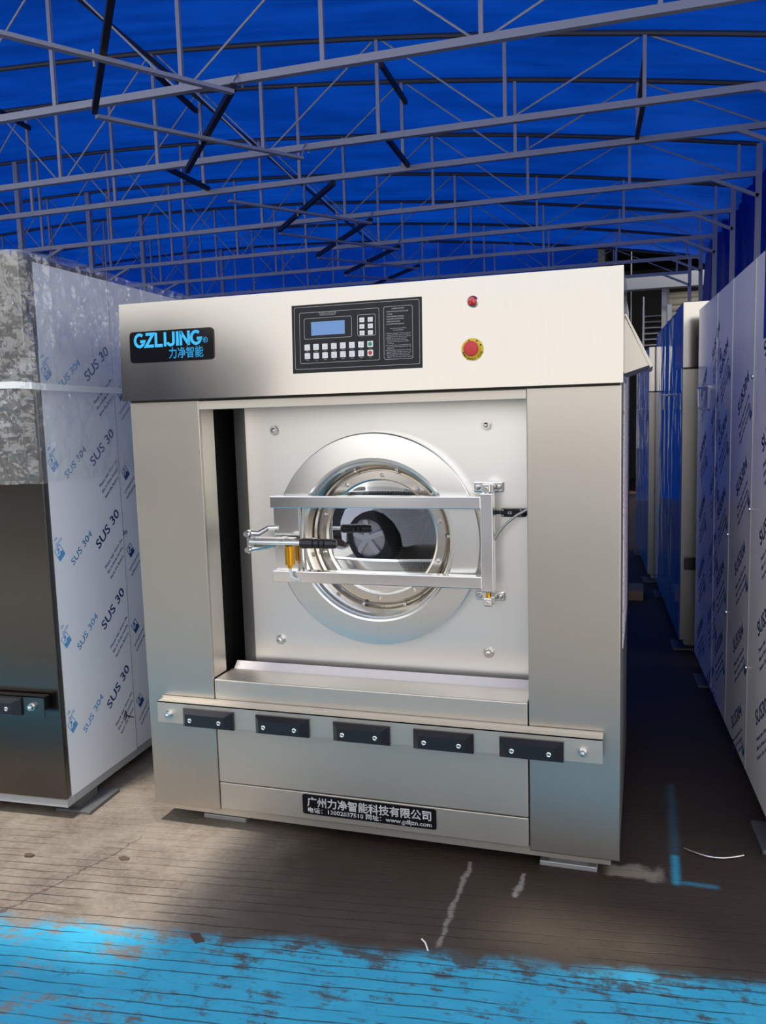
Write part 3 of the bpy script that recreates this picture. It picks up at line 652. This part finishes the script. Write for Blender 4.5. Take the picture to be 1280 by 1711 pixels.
vm = lambda x, z, y=-0.0036: frame_m((U(x), y, z), (1, 0, 0), (0, 0, 1))
obj('lettering', text_mesh('\u7535\u8111\u63a7\u5236\u4fe1\u606f', 0.0105, 'grey_print', 0.012, 'CENTER'), pn, mtx=vm(0.1266, 0.0765))
obj('lettering', text_mesh('COMPUTER CONTROL INFORMATION', 0.0032, 'grey_print', 0.0, 'CENTER'), pn, mtx=vm(0.1266, 0.0725))
bt = MB().box(-0.0098, 0.0098, -0.0026, 0, -0.0098, 0.0098, 0.0012).mesh('button', 'button')
bt2 = MB().box(-0.0085, 0.0085, -0.0026, 0, -0.0075, 0.0075, 0.0012).mesh('button', 'button')
marks = MB()
def dsk(mb, x, z, r, y, n=16): mb.add([(x+r*math.cos(2*math.pi*k/n), y, z+r*math.sin(2*math.pi*k/n)) for k in range(n)], [tuple(range(n))])
for j in range(3):
    for i in range(2):
        x, z = 0.2448+0.0283*i, 0.050-0.0207*j; obj('button', bt2, pn, (U(x), -0.003, z))
        dsk(marks, U(x)-0.001, z-0.001, 0.0025, -0.0058, 8)
for j in range(2):
    for i in range(8):
        x, z = 0.0535+0.03115*i, -0.0278-0.0281*j; obj('button', bt, pn, (U(x), -0.003, z))
        if i < 7:
            dsk(marks, U(x)+0.0068, z+0.0066, 0.0014, -0.0058, 8)
            marks.add([(U(x)-0.0035, -0.0058, z-0.001), (U(x)+0.0035, -0.0058, z-0.001), (U(x)+0.0015, -0.0058, z-0.0038), (U(x)-0.0015, -0.0058, z-0.0038)], [(0, 1, 2, 3)])
            obj('lettering', text_mesh('MODE' if (i+j) % 2 else 'WASH', 0.0036, 'grey_print', 0.0, 'CENTER'), pn, mtx=vm(x, z-0.0148))
        else:
            mk = MB(); dsk(mk, U(x), z, 0.0066, -0.0059); mk.build('button_mark', 'red' if j else 'green', pn)
            obj('lettering', text_mesh('STOP' if j else 'START', 0.0036, 'grey_print', 0.0, 'CENTER'), pn, mtx=vm(x, z-0.0148))
marks.build('button_mark', 'grey_print', pn)
cn = '\u65e5\u5e38\u7ef4\u62a4\u4fdd\u517b\u987b\u77e5'
obj('lettering', text_mesh(cn, 0.0052, 'grey_print', 0.0, 'CENTER'), pn, mtx=vm(0.3654, 0.0775))
cl = ['1 \u4f7f\u7528\u524d\u8bf7\u68c0\u67e5\u5404\u90e8\u4f4d\u662f\u5426\u6b63\u5e38\u4f4d\u7f6e', '  \u5de5\u4f5c\u72b6\u6001', '2 \u4f7f\u7528\u540e\u8bf7\u6e05\u7406\u673a\u5185\u6b8b\u7559\u7269\u54c1', '3 \u6bcf\u5468\u68c0\u67e5\u4f20\u52a8\u76ae\u5e26\u677e\u7d27\u60c5\u51b5', '4 \u7ef4\u4fee\u65f6\u8bf7\u5207\u65ad\u603b\u7535\u6e90', '5 \u5de5\u4f5c\u5b8c\u6bd5\u8bf7\u5173\u95ed\u7535\u6e90\u548c\u6c34\u6e90']
for i, ln_ in enumerate(cl): obj('lettering', text_mesh(ln_, 0.0047, 'grey_print', 0.0, 'LEFT'), pn, mtx=vm(0.3255, 0.0685-0.0078*i))
obj('lettering', text_mesh('Daily Maintenance Of The', 0.0050, 'grey_print', 0.0, 'CENTER'), pn, mtx=vm(0.3654, 0.0155))
obj('lettering', text_mesh('Washing Machine', 0.0050, 'grey_print', 0.0, 'CENTER'), pn, mtx=vm(0.3654, 0.0100))
en = ['1 Before using the machine, please', '  make sure that each conditions', '  position are in correct position.', '2 After use and cleaning the', '  machines, do add remaining', '  of any internal parts of the', '  machine.', '3 In weekly time, it is necessary to', '  adjust the driving belts of the', '  machine.', '4 If all around maintenance should', '  be done after cutting main power.', '5 After completing work every time,', '  you should turn off the power', '  supply, and turn the water supply.']
for i, ln_ in enumerate(en): obj('lettering', text_mesh(ln_, 0.0046, 'grey_print', 0.0, 'LEFT', width=min(0.0825, 0.00245*len(ln_))), pn, mtx=vm(0.3235, 0.0005-0.0053*i))

# indicator lamp and emergency stop
il = MB().lathe_y([(0.0175, 0), (0.0175, -0.006), (0.0150, -0.008), (0.0145, -0.006)], n=28).build('indicator_lamp', 'bolt', wm, True, mtx=header_m(1.2579, 1.8557) @ Matrix.Rotation(R(-90), 4, 'X'))
MB().lathe_y([(0.0148, -0.005), (0.0145, -0.014), (0.011, -0.019), (0.001, -0.021)], n=24).build('lamp_lens', 'red_lens', il, True)
es = MB().lathe_y([(0.0345, 0), (0.0345, -0.0025), (0.0335, -0.003), (0.001, -0.003)], n=40).build('emergency_stop', 'yellow', wm, mtx=header_m(1.2556, 1.7106) @ Matrix.Rotation(R(-90), 4, 'X'))
MB().lathe_y([(0.013, -0.003), (0.013, -0.018), (0.0225, -0.020), (0.0235, -0.026), (0.0215, -0.033), (0.012, -0.0355), (0.001, -0.036)], n=32).build('stop_button', 'red', es, True)
wd = 'emergency stop'
for i, ch in enumerate(wd):
    if ch == ' ': continue
    a = R(197+i*11.2); rr = 0.0325
    o_ = Vector((rr*math.cos(a), -0.0034, rr*math.sin(a))); tg = Vector((-math.sin(a), 0, math.cos(a))); rd = Vector((-math.cos(a), 0, -math.sin(a)))
    obj('lettering', text_mesh(ch, 0.0115, 'black_gloss', 0.012, 'CENTER'), es, mtx=frame_m(o_, tg, rd))
for a in (60, 110, 25): 
    mk = MB(); dsk(mk, 0.029*math.cos(R(a)), 0.029*math.sin(R(a)), 0.003, -0.0034, 10); mk.build('arrow_mark', 'black_gloss', es)

# ------------------------------------------------------------------ protective film prints
def icon_mesh(mat):
    mb = MB()
    def poly(p): mb.add([(x, y, 0) for x, y in p], [tuple(range(len(p)))])
    w = 0.003
    for a, b in (((-.02, -.025), (.02, -.025)), ((.02, -.025), (.02, .025)), ((.02, .025), (-.02, .025)), ((-.02, .025), (-.02, -.025))):
        mb.bar((a[0], a[1], 0), (b[0], b[1], 0), w, 0.0005)
    poly([(-.018, -.023), (.018, -.023), (.018, -.004), (.004, .004), (-.004, -.008), (-.018, -.002)])
    poly([(0.002+0.007*math.cos(k*.785), 0.014+0.007*math.sin(k*.785)) for k in range(8)])
    poly([(-.012, .004), (-.004, .012), (-.002, .004), (-.010, -.002)])
    return mb.mesh('care_icon', mat)
ICON = {'print_blue': icon_mesh('print_blue'), 'print_light': icon_mesh('print_light')}
def film_print(parent, x, side, s, z, body, size, mat, ang=37, bold=0.0, width=None, line=1.0, spacing=1.0):
    a = R(ang); yv = 1 if side > 0 else -1
    rt_ = Vector((0, yv*math.cos(a), math.sin(a))); up_ = Vector((0, -yv*math.sin(a), math.cos(a)))
    me = ICON[mat] if body == 'ICON' else text_mesh(body, size, mat, bold, 'LEFT', width=width, line=line, spacing=spacing, ext=0.0002)
    return obj('care_icon' if body == 'ICON' else 'film_lettering', me, parent, mtx=frame_m((x, s, z), rt_, up_))

# ------------------------------------------------------------------ left machine
lm = thing('washing_machine', 'dark steel industrial washer wrapped in clear plastic, left edge of the picture', 'washing machine', (-0.3377, -0.0792, 0), R(3.0))
LW = -1.75
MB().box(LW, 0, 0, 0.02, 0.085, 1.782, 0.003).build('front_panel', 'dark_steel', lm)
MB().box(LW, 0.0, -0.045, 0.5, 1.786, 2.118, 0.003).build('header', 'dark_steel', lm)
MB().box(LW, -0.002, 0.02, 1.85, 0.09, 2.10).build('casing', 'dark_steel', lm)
f1 = B(-0.002, 0.0015, 0.033, 0.4985, 0.086, 2.10).build('film_panel', 'film_white', lm)
f2 = B(-0.002, 0.0015, 0.5025, 1.85, 0.090, 2.10).build('film_panel', 'film_white', lm)
B(-0.004, 0.003, 0.4985, 0.5025, 0.09, 2.10).build('panel_seam', 'zinc', lm)
MB().box(LW+0.02, -0.004, 0.008, 0.06, 0.05, 0.088).box(-0.06, -0.004, 0.061, 1.85, 0.05, 0.087).build('base_frame', 'frame_grey', lm)
for y0 in (0.03, 1.5):
    MB().box(-0.10, 0.055, y0+0.03, y0+0.24, 0.0, 0.014, 0.003).box(-0.10, -0.01, y0+0.06, y0+0.18, 0.014, 0.055).build('foot_plate', 'foot_dark', lm)
lr = MB().box(LW+0.1, -0.035, -0.045, -0.04, 0.425, 0.505).box(LW+0.1, -0.035, -0.045, -0.01, 0.502, 0.505).box(-0.12, -0.06, -0.04, 0.0, 0.44, 0.49).build('bumper_rail', 'dark_steel', lm)
obj('bumper_pad', bp, lr, (-0.23, -0.045, 0.465))
for dx in (-0.058, 0.058): obj('pad_screw', bs, lr, (-0.23+dx, -0.079, 0.465))
obj('rail_bolt', hexbolt(0.012, 0.018), lr, (-0.085, -0.045, 0.468))
for x in (0.001, 0.006): obj('seam_screw', MB().lathe_y([(0.010, 0), (0.009, -0.005), (0.001, -0.007)], n=10).mesh('screw', 'bolt'), lm, mtx=Matrix.Translation((0.003, 0.495+(x-0.001)*4, 1.05)) @ Matrix.Rotation(R(90), 4, 'Z'))
for k in range(-2, 6):
    z = 0.668+0.338*(k-2) if False else 0.33+0.3375*(k)
    if z < 0.05 or z > 1.95: continue
    if k < 6:
        film_print(f1, 0.002, 1, 0.318, z, 'SUS 30', 0.056, 'print_blue', 37, 0.02, 0.205)
        film_print(f1, 0.002, 1, 0.357, z-0.088, 'Please tear down the', 0.020, 'print_blue', 37, 0.004, 0.168)
        film_print(f1, 0.002, 1, 0.373, z-0.112, 'film in three months', 0.020, 'print_blue', 37, 0.004, 0.150)
        film_print(f1, 0.002, 1, 0.390, z-0.136, 'leave the factory', 0.020, 'print_blue', 37, 0.004, 0.130)
        film_print(f1, 0.002, 1, 0.143, z-0.035, 'SUS 304', 0.040, 'print_light', 37, 0.010, 0.170)
        film_print(f1, 0.002, 1, 0.066, z+0.030, 'ICON', 0, 'print_light', 37)
        film_print(f1, 0.002, 1, 0.042, z+0.075, 've', 0.022, 'print_light', 37, 0.004)
        film_print(f1, 0.002, 1, 0.048, z+0.052, 'ducts', 0.022, 'print_light', 37, 0.004)
        film_print(f2, 0.002, 1, 0.550, z-0.04, 'ICON', 0, 'print_blue', 37)
        film_print(f2, 0.002, 1, 0.535, z-0.13, 'compound', 0.020, 'print_blue', 37, 0.004, 0.10)
        film_print(f2, 0.002, 1, 0.550, z-0.155, 'adhesive', 0.020, 'print_blue', 37, 0.004, 0.09)
MB().tube([(0.003, 0.415, 0.265), (0.003, 0.43, 0.285), (0.003, 0.435, 0.262), (0.003, 0.42, 0.245), (0.003, 0.437, 0.262), (0.003, 0.465, 0.245), (0.003, 0.49, 0.235)], 0.0022, 6).build('pen_scribble', 'black_gloss', f1)

# clear plastic cover and band
def bag_pt(s, v):
    # s runs along the front then round the corner and down the side
    z0, z1 = 1.306, 2.150
    fl_ = 1.30; r = 0.03
    if s < fl_: x, y, nx, ny = -fl_+s-0.0, -0.060, 0, -1
    elif s < fl_+0.05: a = (s-fl_)/0.05*math.pi/2; x, y, nx, ny = -0.012+r*math.sin(a), -0.060+r*(1-math.cos(a)), math.sin(a), -math.cos(a)
    else: x, y, nx, ny = 0.018, -0.030+(s-fl_-0.05), 1, 0
    if v < 0.8: z = z0+(z1-z0-0.03)*v/0.8; ins = 0.0
    else: w = (v-0.8)/0.2; z = z1-0.03*(1-math.sin(w*math.pi/2))**1; ins = 0.45*w*w+0.03*w
    hang = max(0, 0.035*(1-z/1.79)) if z < 1.79 and ny < -0.5 else 0
    amp = 0.012*(0.35+0.65*(1-min(1, v/0.8)*0.3))
    d = amp*(noise.noise(Vector((s*7, v*6, 1.3)))+0.7*noise.noise(Vector((s*19, v*14, 4.1)))+0.55*noise.noise(Vector((s*45, v*34, 8.8)))+0.25*noise.noise(Vector((s*90, v*70, 2.8))))
    d += 0.012+0.02*max(0, noise.noise(Vector((s*3, v*2, 20))))-hang*0.5
    d = max(d, 0.002)
    zz = z+0.010*noise.noise(Vector((s*9, v*9, 30)))
    return (x+nx*d-nx*ins, y+ny*d-ny*ins, zz)
n1, n2 = 230, 84
mb = MB(); SL = 1.30+0.05+1.75
mb.v = [bag_pt(SL*i/n1, j/n2) for j in range(n2+1) for i in range(n1+1)]
for j in range(n2):
    for i in range(n1):
        a, b, c, d = j*(n1+1)+i, j*(n1+1)+i+1, (j+1)*(n1+1)+i+1, (j+1)*(n1+1)+i
        mb.f += [(a, b, c), (a, c, d)] if random.random() < 0.5 else [(a, b, d), (b, c, d)]
bag = mb.build('plastic_cover', 'plastic', None, False, loc=(-0.3377, -0.0792, 0), label='crinkled clear plastic cover draped over the top of the left washer', cat='plastic sheet')
bag.rotation_euler = (0, 0, R(3.0))
bd = MB()
pp = [(-1.3, -0.085), (-0.4, -0.082), (-0.02, -0.080), (0.03, -0.060), (0.045, 0.0), (0.043, 0.6), (0.040, 1.75)]
vs = []
for i, (x, y) in enumerate(pp):
    z = 1.668-0.012*i/3; hw = 0.012
    vs += [(x, y, z-hw), (x, y, z+hw), (x-0.003, y+0.003, z+hw), (x-0.003, y+0.003, z-hw)]
bd.add(vs, [(4*i+k, 4*i+(k+1) % 4, 4*i+4+(k+1) % 4, 4*i+4+k) for i in range(len(pp)-1) for k in range(4)])
b_ = bd.build('packing_band', 'white_band', None, loc=(-0.3377, -0.0792, 0), label='white packing band tied round the plastic-covered left washer', cat='band'); b_.rotation_euler = (0, 0, R(3.0))

# ------------------------------------------------------------------ right row
def right_machine(label, loc, rz, depth, height, film_mat, width=1.7, front_w=None, hdr=1.744):
    m = thing('washing_machine', label, 'washing machine', loc, rz, 'washers in the right-hand row')
    MB().box(0.004, width, 0.02, depth, 0.09, height-0.01).build('casing', 'dark_steel', m)
    MB().box(0.0, width, 0.0, 0.02, 0.085, hdr-0.004, 0.003).build('front_panel', 'steel', m)
    MB().box(-0.004, width, -0.03, 0.4, hdr, height, 0.003).build('header', 'steel_header', m)
    MB().box(0.03, width-0.03, 0.02, depth-0.02, 0.05, 0.09).build('base_frame', 'frame_grey', m)
    for y0 in (0.06, depth-0.4):
        MB().box(-0.03, 0.16, y0, y0+0.22, 0, 0.014, 0.003).box(0.05, 0.13, y0+0.05, y0+0.15, 0.014, 0.055).build('foot_plate', 'foot_dark', m)
    return m
d1 = R(3.63)
# R1: origin = near left-front corner, extends to the back
r1 = right_machine('tall washer clad in pale blue printed film at the right edge', (2.2450-0.85*math.sin(d1), -0.592+0.85*math.cos(d1), 0), d1, 2.21, 2.065, 'film_blue')
S0 = 0.85
seams = [(0.02, 1.41-S0), (1.415-S0, 1.91-S0), (1.915-S0, 2.36-S0), (2.365-S0, 3.06-S0)]
fp = []
for a, b in seams:
    p_ = B(-0.003, 0.004, a, b, 0.086, 2.05).build('film_panel', 'film_blue', r1); fp.append(p_)
for a in (1.4125, 1.9125, 2.3625):
    B(-0.006, 0.0, a-0.004-S0, a+0.004-S0, 0.09, 2.05).build('panel_seam', 'zinc', r1)
for s, z0 in ((1.215, 0.340), (1.725, 0.130), (2.24, 0.30), (2.50, 0.060), (2.92, 0.20)):
    p_ = fp[0] if s < 1.41 else fp[1] if s < 1.91 else fp[2] if s < 2.36 else fp[3]
    for k in range(6):
        z = z0+0.3345*k
        if z > 1.75: continue
        film_print(p_, -0.0035, -1, s-S0, z, 'SUS304', 0.075, 'print_blue', 33, 0.022, 0.262)
        for q_, ln_ in enumerate(('Please tear down the', 'film in three months', 'leave the factory')):
            film_print(p_, -0.0035, -1, s-S0-0.020-0.012*q_, z-0.055-0.030*q_, ln_, 0.024, 'print_blue', 33, 0.004, 0.25)
        film_print(p_, -0.0035, -1, s-S0-0.26, z+0.02, 'ICON', 0, 'print_blue', 33)
lv = MB().tube([(-0.003, 2.50, 1.605), (-0.045, 2.50, 1.605)], 0.012, 10).tube([(-0.045, 2.28, 1.605), (-0.045, 2.70, 1.612)], 0.008, 8).tube([(-0.045, 2.28, 1.605), (-0.045, 2.30, 1.505), (-0.04, 2.33, 1.50)], 0.0075, 8).tube([(-0.045, 2.70, 1.612), (-0.045, 2.66, 1.51), (-0.04, 2.63, 1.505)], 0.0075, 8)
lv.v = [(x, y-S0, z) for x, y, z in lv.v]; lv.build('hook_handle', 'handle', r1, True)
for s, z in ((1.4125, 1.62), (1.4125, 1.12), (1.9125, 0.95), (1.9125, 0.6), (1.4125, 0.5)):
    obj('seam_screw', MB().lathe_y([(0.009, 0), (0.008, -0.005), (0.001, -0.006)], n=10).mesh('screw', 'bolt'), r1, mtx=Matrix.Translation((-0.006, s-S0, z)) @ Matrix.Rotation(R(-90), 4, 'Z'))
r2_ = right_machine('bright-fronted washer with deep blue film side, behind the film-clad right washer', (1.974, 2.72, 0), d1, 1.98, 2.127, 'film_deep')
for i, (a, b) in enumerate(((0.02, 0.62), (0.625, 1.15), (1.155, 1.98))): B(-0.003, 0.004, a, b, 0.09, 2.10).build('film_panel', 'film_deep', r2_)
MB().box(0.02, 1.6, -0.035, -0.02, 0.53, 0.606, 0.003).build('bumper_rail', 'dark_steel', r2_)
MB().tube([(-0.003, 0.9, 1.60), (-0.045, 0.9, 1.60), (-0.045, 0.7, 1.60), (-0.045, 0.72, 1.50)], 0.008, 8).build('hook_handle', 'handle', r2_, True)
r3_ = right_machine('farthest washer in the right row, only its blue film side and edge showing', (1.79, 4.82, 0), d1, 1.9, 2.02, 'film_deep', hdr=1.65)
for i, (a, b) in enumerate(((0.02, 0.7), (0.705, 1.3), (1.305, 1.9))): B(-0.003, 0.004, a, b, 0.09, 2.0).build('film_panel', 'film_deep', r3_)
MB().tube([(-0.003, 1.0, 1.50), (-0.045, 1.0, 1.50), (-0.045, 0.9, 1.50), (-0.045, 0.92, 1.40)], 0.008, 8).build('hook_handle', 'handle', r3_, True)
MB().box(1.40, 1.76, 4.15, 4.45, 0, 0.08, 0.004).build('wooden_pallet_board', flat('raw_wood', (0.32, 0.20, 0.11), 0.7), label='pale wooden board lying in the dark alley behind the washer', cat='board')

# ------------------------------------------------------------------ small things on the floor
MB().tube([(1.905+0.19*i/12, 0.288-0.05*math.sin(math.pi*(i/12)), 0.004+0.006*math.sin(math.pi*i/12)) for i in range(13)], 0.0032, 8).build('bent_metal_strip', 'bolt', label='thin bent metal strip lying on the floor by the right washer', cat='metal strip')
def chip(name, pts, h, mat, **kw):
    mb = MB(); mb.prism(pts, 'z', 0.0005, h); return mb.build(name, mat, **kw)
M['rust'] = flat('rust_brown', (0.075, 0.045, 0.035), 0.8); M['leafc'] = flat('dry_leaf', (0.085, 0.055, 0.035), 0.8)
chip('tape_scrap', [(0.49, -0.585), (0.512, -0.572), (0.548, -0.602), (0.527, -0.618)], 0.003, 'rust', label='small dark brown scrap lying on the blue floor paint', cat='scrap')
chip('dry_leaf', [(0.015, -0.262), (0.03, -0.250), (0.055, -0.254), (0.06, -0.268), (0.035, -0.276)], 0.003, 'leafc', label='small brown dry leaf on the bright patch of floor', cat='leaf')
chip('pebble', [(-0.325, -0.33), (-0.31, -0.322), (-0.285, -0.328), (-0.29, -0.342), (-0.315, -0.345)], 0.006, 'leafc', label='tiny dark pebble on the floor before the left washer', cat='pebble')
MB().tube([(1.16, -0.43, 0.003), (1.175, -0.445, 0.004), (1.19, -0.475, 0.003)], 0.0025, 6).build('plastic_thread', 'white_print', label='short white plastic thread on the floor before the blue paint', cat='thread')

# ------------------------------------------------------------------ white car parked behind the camera (seen in the door glass)
car = thing('car', 'white car parked outside the tent, mirrored in the porthole glass', 'car', (0.5, -5.35, 0))
prof = [(-1.80, 0.28), (-1.84, 0.55), (-1.76, 0.74), (-1.1, 0.86), (-0.35, 1.38), (0.9, 1.46), (1.75, 1.38), (2.2, 0.95), (2.25, 0.45), (2.15, 0.25), (1.68, 0.25)]
def archp(cx):
    return [(cx+0.37*math.cos(R(a)), 0.25+0.37*math.sin(R(a))) for a in range(0, 181, 20)]
prof += archp(1.3)[0:] + archp(-1.33)
cb = MB().prism(prof, 'y', -0.85, 0.85); me = cb.mesh('body', 'car_paint')
cbo = obj('body', me, car); bv = cbo.modifiers.new('bevel', 'BEVEL'); bv.width = 0.06; bv.segments = 3; bv.limit_method = 'ANGLE'
for a in ([(-0.95, 0.90), (-0.38, 1.30), (0.25, 1.34), (0.25, 0.90)], [(0.32, 0.90), (0.32, 1.34), (0.9, 1.36), (1.5, 1.28), (1.75, 0.95)]):
    MB().prism(a, 'y', 0.845, 0.862).build('side_window', 'car_glass', car)
MB().add([(-1.08, -0.7, 0.885), (-0.40, -0.62, 1.36), (-0.40, 0.62, 1.36), (-1.08, 0.7, 0.885)], [(0, 1, 2, 3)]).build('windscreen', 'car_glass', car)
MB().box(-0.85, -0.65, 0.86, 1.02, 0.90, 1.03, 0.03).build('wing_mirror', 'car_paint', car)
for x in (-1.33, 1.3):
    for y in (0.74, -0.74):
        w_ = MB().lathe_y([(0.19, 0.1), (0.30, 0.1), (0.325, 0.07), (0.325, -0.07), (0.30, -0.1), (0.19, -0.1)], (x, y, 0.325), 36, True).build('tyre', 'tyre', car, True)
        rm = MB().lathe_y([(0.195, 0.08), (0.19, 0.05), (0.001, 0.06)], (x, y, 0.325), 24)
        for k in range(5):
            a = R(72*k+20); rm.bar((x, y+0.075, 0.325), (x+0.185*math.cos(a), y+0.085, 0.325+0.185*math.sin(a)), 0.05, 0.02, (0, 1, 0))
        rm.build('wheel_rim', 'zinc', w_)
MB().box(0.0, 0.15, 0.855, 0.875, 0.78, 0.80).build('door_handle', 'zinc', car)

# ------------------------------------------------------------------ navy box truck added out of view on the left to darken the steel reflections
tk = thing('added_truck', 'dark navy box truck added out of view to darken the steel reflections', 'truck', (-6.35, -7.2, 0))
M['navy'] = flat('navy_truck_paint', (0.012, 0.018, 0.045), 0.35)
MB().box(-2.2, 3.0, -1.15, 1.15, 0.95, 3.25, 0.03).build('cargo_box', 'navy', tk)
MB().prism([(-4.0, 0.55), (-4.05, 1.25), (-3.75, 2.35), (-2.3, 2.45), (-2.3, 0.55)], 'y', -1.05, 1.05).build('cab', 'navy', tk)
MB().prism([(-3.72, 1.45), (-3.5, 2.2), (-2.6, 2.25), (-2.6, 1.45)], 'y', 1.05, 1.07).build('cab_window', 'car_glass', tk)
MB().box(-2.4, 2.9, -0.4, 0.4, 0.65, 0.95).build('chassis', 'dark_inside', tk)
for x in (-3.3, 1.4, 2.3):
    for y in (0.9, -0.9):
        MB().lathe_y([(0.25, 0.13), (0.42, 0.13), (0.46, 0.09), (0.46, -0.09), (0.42, -0.13), (0.25, -0.13)], (x, y, 0.46), 32, True).build('wheel', 'tyre', tk, True)

M['black_tarp'] = flat('black_tarp', (0.012, 0.013, 0.015), 0.5)
tp = thing('added_pallet', 'black tarp-covered pallet load added out of view to darken the glass reflection', 'pallet', (-2.25, -6.0, 0))  # unseen dark block, added to darken the door glass reflection beside the car
MB().box(-0.62, 0.62, -0.55, 0.55, 0.14, 1.10, 0.06).build('tarp_cover', 'black_tarp', tp)
for y in (-0.45, 0, 0.45): MB().box(-0.6, 0.6, y-0.06, y+0.06, 0, 0.14).build('pallet_runner', 'rust', tp)
